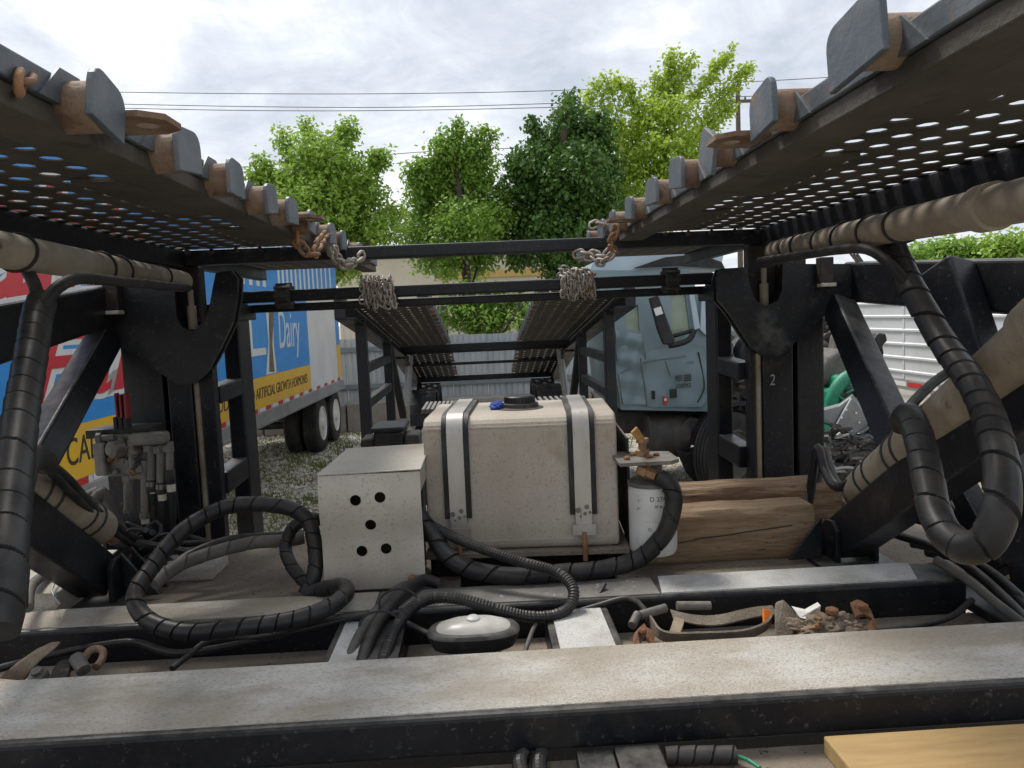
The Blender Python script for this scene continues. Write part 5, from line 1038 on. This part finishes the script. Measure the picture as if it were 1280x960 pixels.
MB().prism([at(u, v, YW+0.2) for u, v in [(1022,470),(1036,446),(1056,434),(1066,452),(1070,466),(1048,474),(1030,486)]], (0.02,0.5,0.0)).build('cushion', 'seatcloth', st_, 0.05, seg=4)
MB().prism([at(u, v, YW+0.55) for u, v in [(1040,452),(1046,418),(1060,410),(1072,430),(1076,456)]], (0.02,0.2,0.0)).build('backrest', 'seatcloth', st_, 0.04, seg=4)
MB().box(at(1030,500,YW+.4).x, at(1070,500,YW+.4).x, YW+0.65, YW+0.9, 0, at(1040,478,YW+.4).z).build('seat_base', 'dirtyblack', st_)
sh_ = thing('sheet_bracket', at(1060, 560, YW-0.3), 'bent galvanised sheet bracket lying on the scrap heap below the green engine', 'bracket')
MB().prism([at(u, v, YW-0.35) for u, v in [(1026,514),(1048,508),(1064,496),(1082,520),(1084,532),(1064,548),(1046,532),(1028,524)]], (0.04,0.06,0.02)).build('sheet', 'silver', sh_, 0.004)
MB().prism([at(u, v, YW-0.36) for u, v in [(1046,531),(1063,499),(1080,520),(1082,531),(1064,546)]], (0.0,-0.03,0.01)).build('sheet', 'silver', sh_, 0.004)
for q in ((1052,522),(1058,512),(1070,516),(1074,528),(1064,538)): MB().lathe(at(*q, YW-0.40), (0,-1,0), [(0.008,0),(0.008,0.006)], 8).build('rivet', 'tapewhite', sh_)
MB().tube([at(1046,530,YW-.37), at(1064,498,YW-.37)], 0.008, 6).build('fold', 'tapewhite', sh_)
py = thing('panel_scrap', at(1090, 520, YW-0.1), 'pale yellow and white plastic panel scrap under the green engine', 'panel')
MB().prism([at(u, v, YW-0.15) for u, v in [(1072,504),(1098,500),(1112,512),(1112,522),(1092,520),(1086,512)]], (0.04,0.3,-0.05)).build('panel', 'paleyellow', py, 0.004)
gl = [((1018,556,'plastic'),(1120,552),0.16), ((1075,530,'rimdark'),(1128,524),0.14), ((1050,575,'dirtyblack'),(1125,588),0.25), ((1015,600,'dirtyblack'),(1090,610),0.3), ((1040,548,'cab'),(1125,545),0.05)]
wr = thing('wrecked_front_end', at(1060, 600, YW), 'dark crushed truck front end in the scrap heap below the green engine', 'wreck')
for (u0, v0, m), (u1, v1), w in gl:
    a, b = at(u0, v0, YW-0.05), at(u1, v1, YW+0.1); MB().bar(a, b, 0.5, w, (0,0.2,1)).build('panel', m, wr, 0.03)
a = at(1045, 556, YW-0.45); MB().tube(spline([at(u, v, YW-0.4) for u, v in [(1034,545),(1036,560),(1044,566),(1058,566),(1066,560),(1064,552)]], 0.02), 0.028, 10).build('bent_pipe', 'railgrey', wr, smooth=True)
for k in range(110):
    p = at(random.uniform(1010, 1130), random.uniform(532, 625), YW+random.uniform(-0.5, -0.2)); m = random.choice(['dirtyblack','plastic','dirtyblack','plastic','plastic','rimdark','silver'])
    MB().bar(p, p+Vector((random.uniform(-.2,.2), random.uniform(-.1,.1), random.uniform(-.08,.08))), random.uniform(.012,.05), random.uniform(.008,.035)).build('debris', m, wr, 0.006)
for k in range(40):
    p = at(random.uniform(1010, 1120), random.uniform(535, 620), YW-0.55); MB().tube(spline([p, p+Vector((random.uniform(-.1,.1),0,random.uniform(-.06,.08))), p+Vector((random.uniform(-.3,.3),0.05,random.uniform(-.06,.06)))], 0.03), random.uniform(.008,.02), 8).build('loose_pipe', random.choice(['rubber','rimdark','dirtyblack','plastic','railgrey']), wr, smooth=True)
MB().box(at(1005,620,YW).x, at(1135,620,YW).x, YW+0.0, YW+0.6, 0, at(1060,596,YW).z).build('chassis', 'dirtyblack', wr, 0.03)
hp = thing('engine_scrap', at(1040, 470, 7.6), 'dark tangle of engine accessories heaped beside the truck seat', 'engine')
for k in range(40):
    p = at(random.uniform(1022, 1052), random.uniform(395, 470), 7.6+random.uniform(-0.2, 0.2)); m = random.choice(['dirtyblack','plastic','silver','dirtyblack'])
    if k % 3: MB().bar(p, p+Vector((random.uniform(-.12,.12), random.uniform(-.1,.1), random.uniform(-.12,.12))), random.uniform(.03,.10), random.uniform(.03,.10)).build('accessory', m, hp, 0.01)
    else: MB().lathe(p, (random.uniform(-.4,.4), -1, random.uniform(-.4,.4)), [(random.uniform(.04,.09), 0), (0.06, 0.05), (0.02, 0.07)], 14).build('pulley', m, hp, smooth=True)
a, b = at(1020, 480, 7.6), at(1056, 480, 7.6); MB().box(a.x, b.x, 7.55, 8.1, 0, a.z+0.3).build('block', 'dirtyblack', hp, 0.04)
lp2 = thing('tail_light_bracket', at(1102, 440, 8.2), 'black lamp bracket standing up before the white ribbed trailer', 'lamp')
MB().prism([at(u, v, 8.2) for u, v in [(1092,424),(1098,416),(1108,417),(1110,426),(1104,432),(1106,444),(1098,436)]], (0,0.2,0)).build('lamp_head', 'plastic', lp2, 0.02)
p = at(1102, 438, 8.25); MB().tube([(p.x, 8.3, 0), (p.x, 8.3, p.z)], 0.04, 10).build('stem', 'plastic', lp2, smooth=True)

# ================================================================== WHITE RIBBED TRAILER (right)
WT = thing('ribbed_trailer', (7.4, 11, 0), 'white trailer with horizontal ribs and red white reflective tape', 'trailer')
WX = 6.3; zbt = 1.12; ztp = 2.70
MB().box(WX, WX+2.5, 6.6, 14.6, zbt, ztp).build('box_body', 'whitetrailer', WT, 0.01)
z = zbt+0.10; 
while z < ztp-0.05:
    MB().prism([(WX-0.001, 6.6, z), (WX-0.001, 6.6, z+0.05), (WX-0.022, 6.6, z+0.035), (WX-0.022, 6.6, z+0.012)], (0, 8.0, 0)).build('rib', 'whitetrailer', WT); z += 0.205
for y in (7.5, 9.4, 11.2, 13.0): MB().box(WX-0.010, WX-0.0015, y, y+0.05, zbt+0.02, ztp-0.02).build('seam', 'whitetrailer', WT)
rl = MB().box(WX-0.03, WX+0.1, 6.6, 14.6, zbt-0.14, zbt-0.002).build('bottom_rail', 'railgrey', WT)
y = 6.7; k = 0
while y < 14.3:
    MB().box(WX-0.034, WX-0.0305, y, y+0.36, zbt-0.09, zbt-0.02).build('reflective_tape', 'tapered' if k % 2 == 0 else 'tapewhite', rl); y += 0.40; k += 1
for y in (7.6, 8.9): wheel('wheel', (WX+0.3, y, 0.5), 0.5, 0.27, (-1, 0, 0), WT, 'rimwhite')
for y in (12.8,): MB().box(WX+0.4, WX+0.55, y, y+0.15, 0, 1.0).build('landing_leg', 'railgrey', WT)

# ================================================================== BUILDINGS BEYOND THE FENCE
def building(name, u0, u1, vt, y, m, lab, depth=8, trim=None, zbot=0.0):
    a, b = at(u0, vt, y), at(u1, vt, y); t = thing(name, ((a.x+b.x)/2, y+depth/2, 0), lab, 'building')
    MB().box(a.x, b.x, y, y+depth, zbot, a.z).build('wall', m, t, 0.02)
    MB().box(a.x-0.2, b.x+0.2, y-0.2, y+depth+0.2, a.z, a.z+0.25).build('roof', trim or 'galv', t, 0.02)
    return t, a, b
t, a, b = building('warehouse', 420, 770, 322, 34, 'cream', 'long cream warehouse beyond the fence behind the trees')
zz1, zz2 = at(600, 347, 33.9).z, at(600, 338, 33.9).z
MB().box(at(548,340,34).x, at(735,340,34).x, 33.9, 33.995, zz1, zz2).build('sign_band', 'ochre', t)
for k in range(6):
    x = a.x+1.5+k*2.1; w = MB().box(x, x+1.1, 33.92, 33.99, 1.5, 2.9).build('window', 'darkpane', t); MB().box(x-0.08, x+1.18, 33.86, 33.918, 1.38, 1.5).build('sill', 'palewall', w)
t, a, b = building('brick_shed', 612, 676, 432, 24, 'brickred', 'small red brick shed showing beyond the fence', 4)
# grey wire panels leaning behind the fence
gp = thing('wire_panel', at(480, 420, 19), 'pale wire mesh panel standing behind the metal fence', 'panel')
a, b = at(428, 385, 19), at(545, 372, 19)
for k in range(15): x = a.x+(b.x-a.x)*k/14; MB().box(x-0.012, x+0.012, 19, 19.025, 0, b.z).build('bar', 'palewall', gp)
for k in range(6): z = b.z-0.03-k*0.3; MB().box(a.x, b.x, 19.026, 19.045, z-0.012, z+0.012).build('bar', 'palewall', gp)

# ================================================================== TREES
def leaf_cloud(pts_fn, n, size, asp, rnd, droop=0.3):
    mb = MB(); V = mb.v; Fc = mb.f
    for _ in range(n):
        p, d = pts_fn()
        if p is None: continue
        for j in range(5):                                          # a small spray of leaves
            q = p+Vector((rnd.gauss(0, size*0.9), rnd.gauss(0, size*0.9), rnd.gauss(0, size*0.7)))
            ax = Vector((rnd.uniform(-1,1), rnd.uniform(-1,1), rnd.uniform(-0.9,0.6)-droop)).normalized(); s_ = ax.cross(Vector((rnd.uniform(-1,1), rnd.uniform(-1,1), 1))).normalized()
            l = size*rnd.uniform(0.7, 1.3); w = l*asp; nn = ax.cross(s_)*(w*0.25)
            b = len(V); V += [q, q+ax*l*0.5+s_*w-nn, q+ax*l, q+ax*l*0.5-s_*w-nn]; Fc += [(b, b+1, b+2), (b, b+2, b+3)]
    return mb
def tree(name, lab, base, lobes, m, n, size, asp=0.28, seed=1, shoots=(), trunk_r=0.14, droop=0.3):
    rnd = random.Random(seed); base = Vector(base); t = thing(name, base, lab, 'tree')
    tot = sum(r**3*k for _, r, k in [(c, r, 1) for c, r in lobes]); ws = [r**2.4 for _, r in lobes]
    top = max((c for c, r in lobes), key=lambda c: c.z); tr = MB()
    cen = sum((c for c, r in lobes), Vector())/len(lobes)
    k0 = base+Vector((0, 0, (top.z-base.z)*0.42)); k0 = Vector((base.x*0.7+cen.x*0.3, base.y, k0.z))
    tr.tube(spline([base, base+(k0-base)*0.5+Vector((0.06,0,0)), k0, (k0+top)/2+Vector((rnd.uniform(-.2,.2),0,0)), top], 0.25), [trunk_r*(1-0.85*i/60) if i < 60 else trunk_r*0.15 for i in range(len(spline([base, base+(k0-base)*0.5+Vector((0.06,0,0)), k0, (k0+top)/2, top], 0.25))+4)], 10)
    for c, r in lobes:
        f = rnd.uniform(0.3, 0.85); s0 = base.lerp(top, 0) if False else base+(k0-base)*1.0
        s0 = k0.lerp(top, rnd.uniform(0, 0.5)) if c.z > k0.z else base.lerp(k0, rnd.uniform(0.55, 0.95))
        tr.tube(spline([s0, s0.lerp(c, 0.5)+Vector((0,0,0.12)), c], 0.25), trunk_r*0.28, 6)
        for j in range(3):
            e_ = c+Vector((rnd.gauss(0,1), rnd.gauss(0,1), rnd.gauss(0,1))).normalized()*r*0.8; tr.tube([c, c.lerp(e_, 0.5)+Vector((0,0,0.05)), e_], trunk_r*0.09, 5)
    for a, b in shoots: tr.tube([a, a.lerp(b, 0.5), b], trunk_r*0.10, 5)
    tr.build('trunk', 'bark', t, smooth=True)
    def fn():
        i = rnd.choices(range(len(lobes)), ws)[0]; c, r = lobes[i]; d = Vector((rnd.gauss(0,1), rnd.gauss(0,1), rnd.gauss(0,1))).normalized()
        return c+Vector((d.x*r, d.y*r, d.z*r*0.85))*(rnd.random()**0.45)*rnd.uniform(0.75, 1.12), d
    mb = leaf_cloud(fn, n, size, asp, rnd, droop)
    if shoots:
        def fs():
            a, b = rnd.choice(shoots); return a.lerp(b, rnd.random()**0.8), None
        m2 = leaf_cloud(fs, 75*len(shoots), size, asp, rnd, droop); b0 = len(mb.v); mb.v += m2.v; mb.f += [tuple(i+b0 for i in f) for f in m2.f]
    o = bpy.data.objects.new('crown', bpy.data.meshes.new('crown')); o.data.from_pydata([p-base for p in mb.v], [], mb.f); o.data.materials.append(MATS[m]); COL.objects.link(o); o.parent = t
    return t
def lob(y, l, seed=0): rnd = random.Random(seed); return [(at(u, v, y+rnd.uniform(-0.9, 0.9)), r/FPX*y) for u, v, r in l]
def sh(y, l): return [(at(a, b, y), at(c, d, y)) for a, b, c, d in l]
tree('ash_tree', 'bright green leafy tree behind the dairy trailer end', (at(400, 400, 20).x, 20, 0), lob(20, [(395,200,40),(365,235,38),(430,225,42),(340,228,26),(455,250,34),(400,255,46),(350,270,34),(445,290,40),(480,285,26),(400,300,44),(468,200,14),(330,265,24),(490,265,16),(430,335,24)], 3), 'leafbright', 4600, 0.135, 0.26, 11,
     sh(20, [(362,205,352,160),(385,190,382,150),(405,185,437,150),(345,225,322,195),(455,225,475,190),(470,210,479,190),(425,195,440,160),(330,235,312,215)]))
tree('ash_tree', 'mid green leafy tree standing between the cream warehouse and the fence', (at(592, 400, 21).x, 21, 0), lob(21, [(570,190,34),(590,210,36),(540,225,34),(560,240,44),(605,245,34),(530,265,34),(580,285,44),(520,295,26),(610,300,36),(545,315,34),(595,325,26),(560,335,16),(620,275,24)], 5), 'leafmid', 4200, 0.135, 0.26, 12,
     sh(21, [(570,185,573,150),(585,190,605,158),(545,205,552,172),(600,205,616,165),(525,245,512,205),(535,230,528,195)]))
tree('pear_tree', 'dense dark green tree beside the tall lime green tree', (at(690, 400, 21.5).x, 21.5, 0), lob(21.5, [(715,160,34),(735,185,36),(690,185,34),(665,205,32),(720,215,46),(755,215,30),(655,235,34),(690,245,46),(745,255,40),(650,270,34),(700,290,48),(660,305,36),(745,295,34),(700,330,28),(650,318,20),(735,325,24),(708,140,20),(745,165,22)], 6), 'leafdark', 5600, 0.13, 0.36, 13,
     sh(21.5, [(710,145,712,118),(675,180,664,150),(740,165,756,140),(650,220,640,195)]), droop=0.5)
tree('locust_tree', 'tall lime green tree with long upright shoots', (at(815, 400, 23).x, 23, 0), lob(23, [(815,150,30),(840,140,30),(790,175,36),(835,185,40),(870,170,30),(800,215,40),(845,225,40),(770,210,30),(780,255,36),(825,260,36),(860,205,30),(755,185,18),(890,150,18),(765,270,24),(885,200,22),(740,275,18)], 7), 'leaflime', 2700, 0.145, 0.28, 14,
     sh(23, [(825,140,843,62),(840,130,865,70),(855,140,918,58),(870,150,930,85),(800,165,790,100),(780,170,757,92),(770,180,745,100),(840,120,838,75),(860,130,905,70),(805,150,770,95),(880,165,915,130),(815,140,820,90),(750,190,735,115),(890,140,938,82)]), 0.12)
tree('bare_shrub', 'dark twiggy half bare shrub behind the fence', (at(610, 420, 18.5).x, 18.5, 0), lob(18.5, [(590,385,26),(620,380,30),(645,395,28),(575,370,18),(660,375,22),(605,405,20)], 8), 'leafmid', 90, 0.12, 0.3, 15, sh(18.5, [(600,420,560,370),(602,420,575,352),(605,420,600,350),(608,420,630,352),(610,420,655,360),(606,420,585,365),(609,420,668,385),(603,420,548,392),(606,415,612,360),(608,415,643,372)]), 0.10)
tree('leafy_bush', 'low green bush above the fence below the dark green tree', (at(690, 420, 19).x, 19, 0), lob(19, [(690,392,24),(715,385,22),(672,400,18),(735,395,20)], 9), 'leafmid', 420, 0.13, 0.3, 16, (), 0.07)
for i, (u, v, r, m, lab) in enumerate(((1180,318,60,'leafmid','mid green tree beyond the white ribbed trailer'), (1255,312,60,'leafbright','bright green tree beyond the white ribbed trailer'), (1330,310,60,'leafdark','dark green tree beyond the white ribbed trailer'))):
    tree('far_tree', lab, (at(u, 380, 24).x, 24, 0), lob(24, [(u,v,r*0.5),(u-30,v+10,r*0.5),(u+30,v+8,r*0.5),(u,v+30,r*0.6),(u-40,v+35,r*.4),(u+40,v+35,r*.4)], 20+i), m, 1500, 0.17, 0.3, 30+i, (), 0.12)

# ================================================================== POWER LINES
def pole(u, v, y, lab):
    a = at(u, v, y); t = thing('utility_pole', (a.x, y, 0), lab, 'pole', 'utility poles')
    MB().lathe((a.x, y, 0), (0,0,1), [(0.17, 0), (0.12, a.z)], 12).build('shaft', 'pole', t, smooth=True)
    MB().box(a.x-1.0, a.x+1.0, y-0.06, y+0.06, a.z-0.9, a.z-0.75).build('crossarm', 'pole', t)
    for k in (-0.9, -0.4, 0.4, 0.9): MB().lathe((a.x+k, y, a.z-0.75), (0,0,1), [(0.05,0),(0.07,0.06),(0.04,0.1),(0.06,0.14),(0.02,0.2)], 8).build('insulator', 'greyfit', t)
pole(922, 107, 42, 'wooden utility pole rising behind the tall lime green tree'); pole(75, 115, 42, 'wooden utility pole behind the dairy trailer')
for k, (pts, lab) in enumerate((([(-60,112),(75,114),(300,117),(500,117),(700,113),(922,103),(1100,92),(1340,70)], 'topmost overhead power line strung between the poles'),
        ([(-60,122),(75,128),(300,133),(500,134),(700,129),(922,121),(1100,112),(1340,92)], 'upper of the two close power lines under the topmost'),
        ([(-60,127),(75,133),(300,138),(500,138),(700,134),(922,128),(1100,118),(1340,98)], 'lower of the two close power lines under the topmost'),
        ([(-60,226),(240,214),(440,197),(560,188),(700,184),(900,180)], 'low overhead cable passing behind the ash tree crowns'),
        ([(1050,318),(1150,306),(1280,291),(1400,276)], 'low overhead cable beyond the white ribbed trailer'))):
    tag(MB().tube(spline([at(u, v, 42) for u, v in pts], 1.0), 0.019, 6).build('power_line', 'wire'), lab, 'cable', 'power lines')

# ================================================================== GRAVEL AND WEEDS
rnd = random.Random(4); mb = MB()
for _ in range(15000):
    x, y = (rnd.uniform(-5.4, -1.0), 4.5+11.8*rnd.random()**0.8) if rnd.random() < 0.66 else (rnd.uniform(1.2, 5.2), rnd.uniform(4.5, 14))
    s_ = rnd.uniform(0.018, 0.055); a, b, c = s_*rnd.uniform(.6,1.2), s_*rnd.uniform(.6,1.2), s_*rnd.uniform(.3,.7); th = rnd.uniform(0, 3.14); cs, sn = math.cos(th), math.sin(th)
    q = [(a,0,0),(0,b,0),(-a,0,0),(0,-b,0),(a*.3,b*.2,c),(0,0,-c)]; i0 = len(mb.v)
    mb.v += [Vector((x+p[0]*cs-p[1]*sn, y+p[0]*sn+p[1]*cs, p[2]+c*0.3)) for p in q]
    mb.f += [(i0+i, i0+(i+1) % 4, i0+4) for i in range(4)]+[(i0+(i+1) % 4, i0+i, i0+5) for i in range(4)]
tag(mb.build('gravel', 'stone'), 'loose pale gravel stones', 'gravel', None, 'stuff')
mb = MB()
for _ in range(700):
    if rnd.random() < 0.75: cx_, cy_ = rnd.gauss(-2.6, 1.0), rnd.uniform(8, 16.2)
    else: cx_, cy_ = rnd.uniform(-4.5, -1.2), rnd.uniform(5, 16)
    if rnd.random() < 0.15: cx_, cy_ = rnd.uniform(1.3, 5), rnd.uniform(6, 15)
    for j in range(12):
        x, y = cx_+rnd.gauss(0, 0.10), cy_+rnd.gauss(0, 0.10); h = rnd.uniform(0.03, 0.10); dx, dy = rnd.gauss(0, 0.03), rnd.gauss(0, 0.03); w = 0.008; i0 = len(mb.v)
        mb.v += [Vector((x-w, y, 0)), Vector((x+w, y, 0)), Vector((x+dx, y+dy, h))]; mb.f.append((i0, i0+1, i0+2))
tag(mb.build('weeds', 'grass'), 'short weeds growing through the gravel', 'weeds', None, 'stuff')
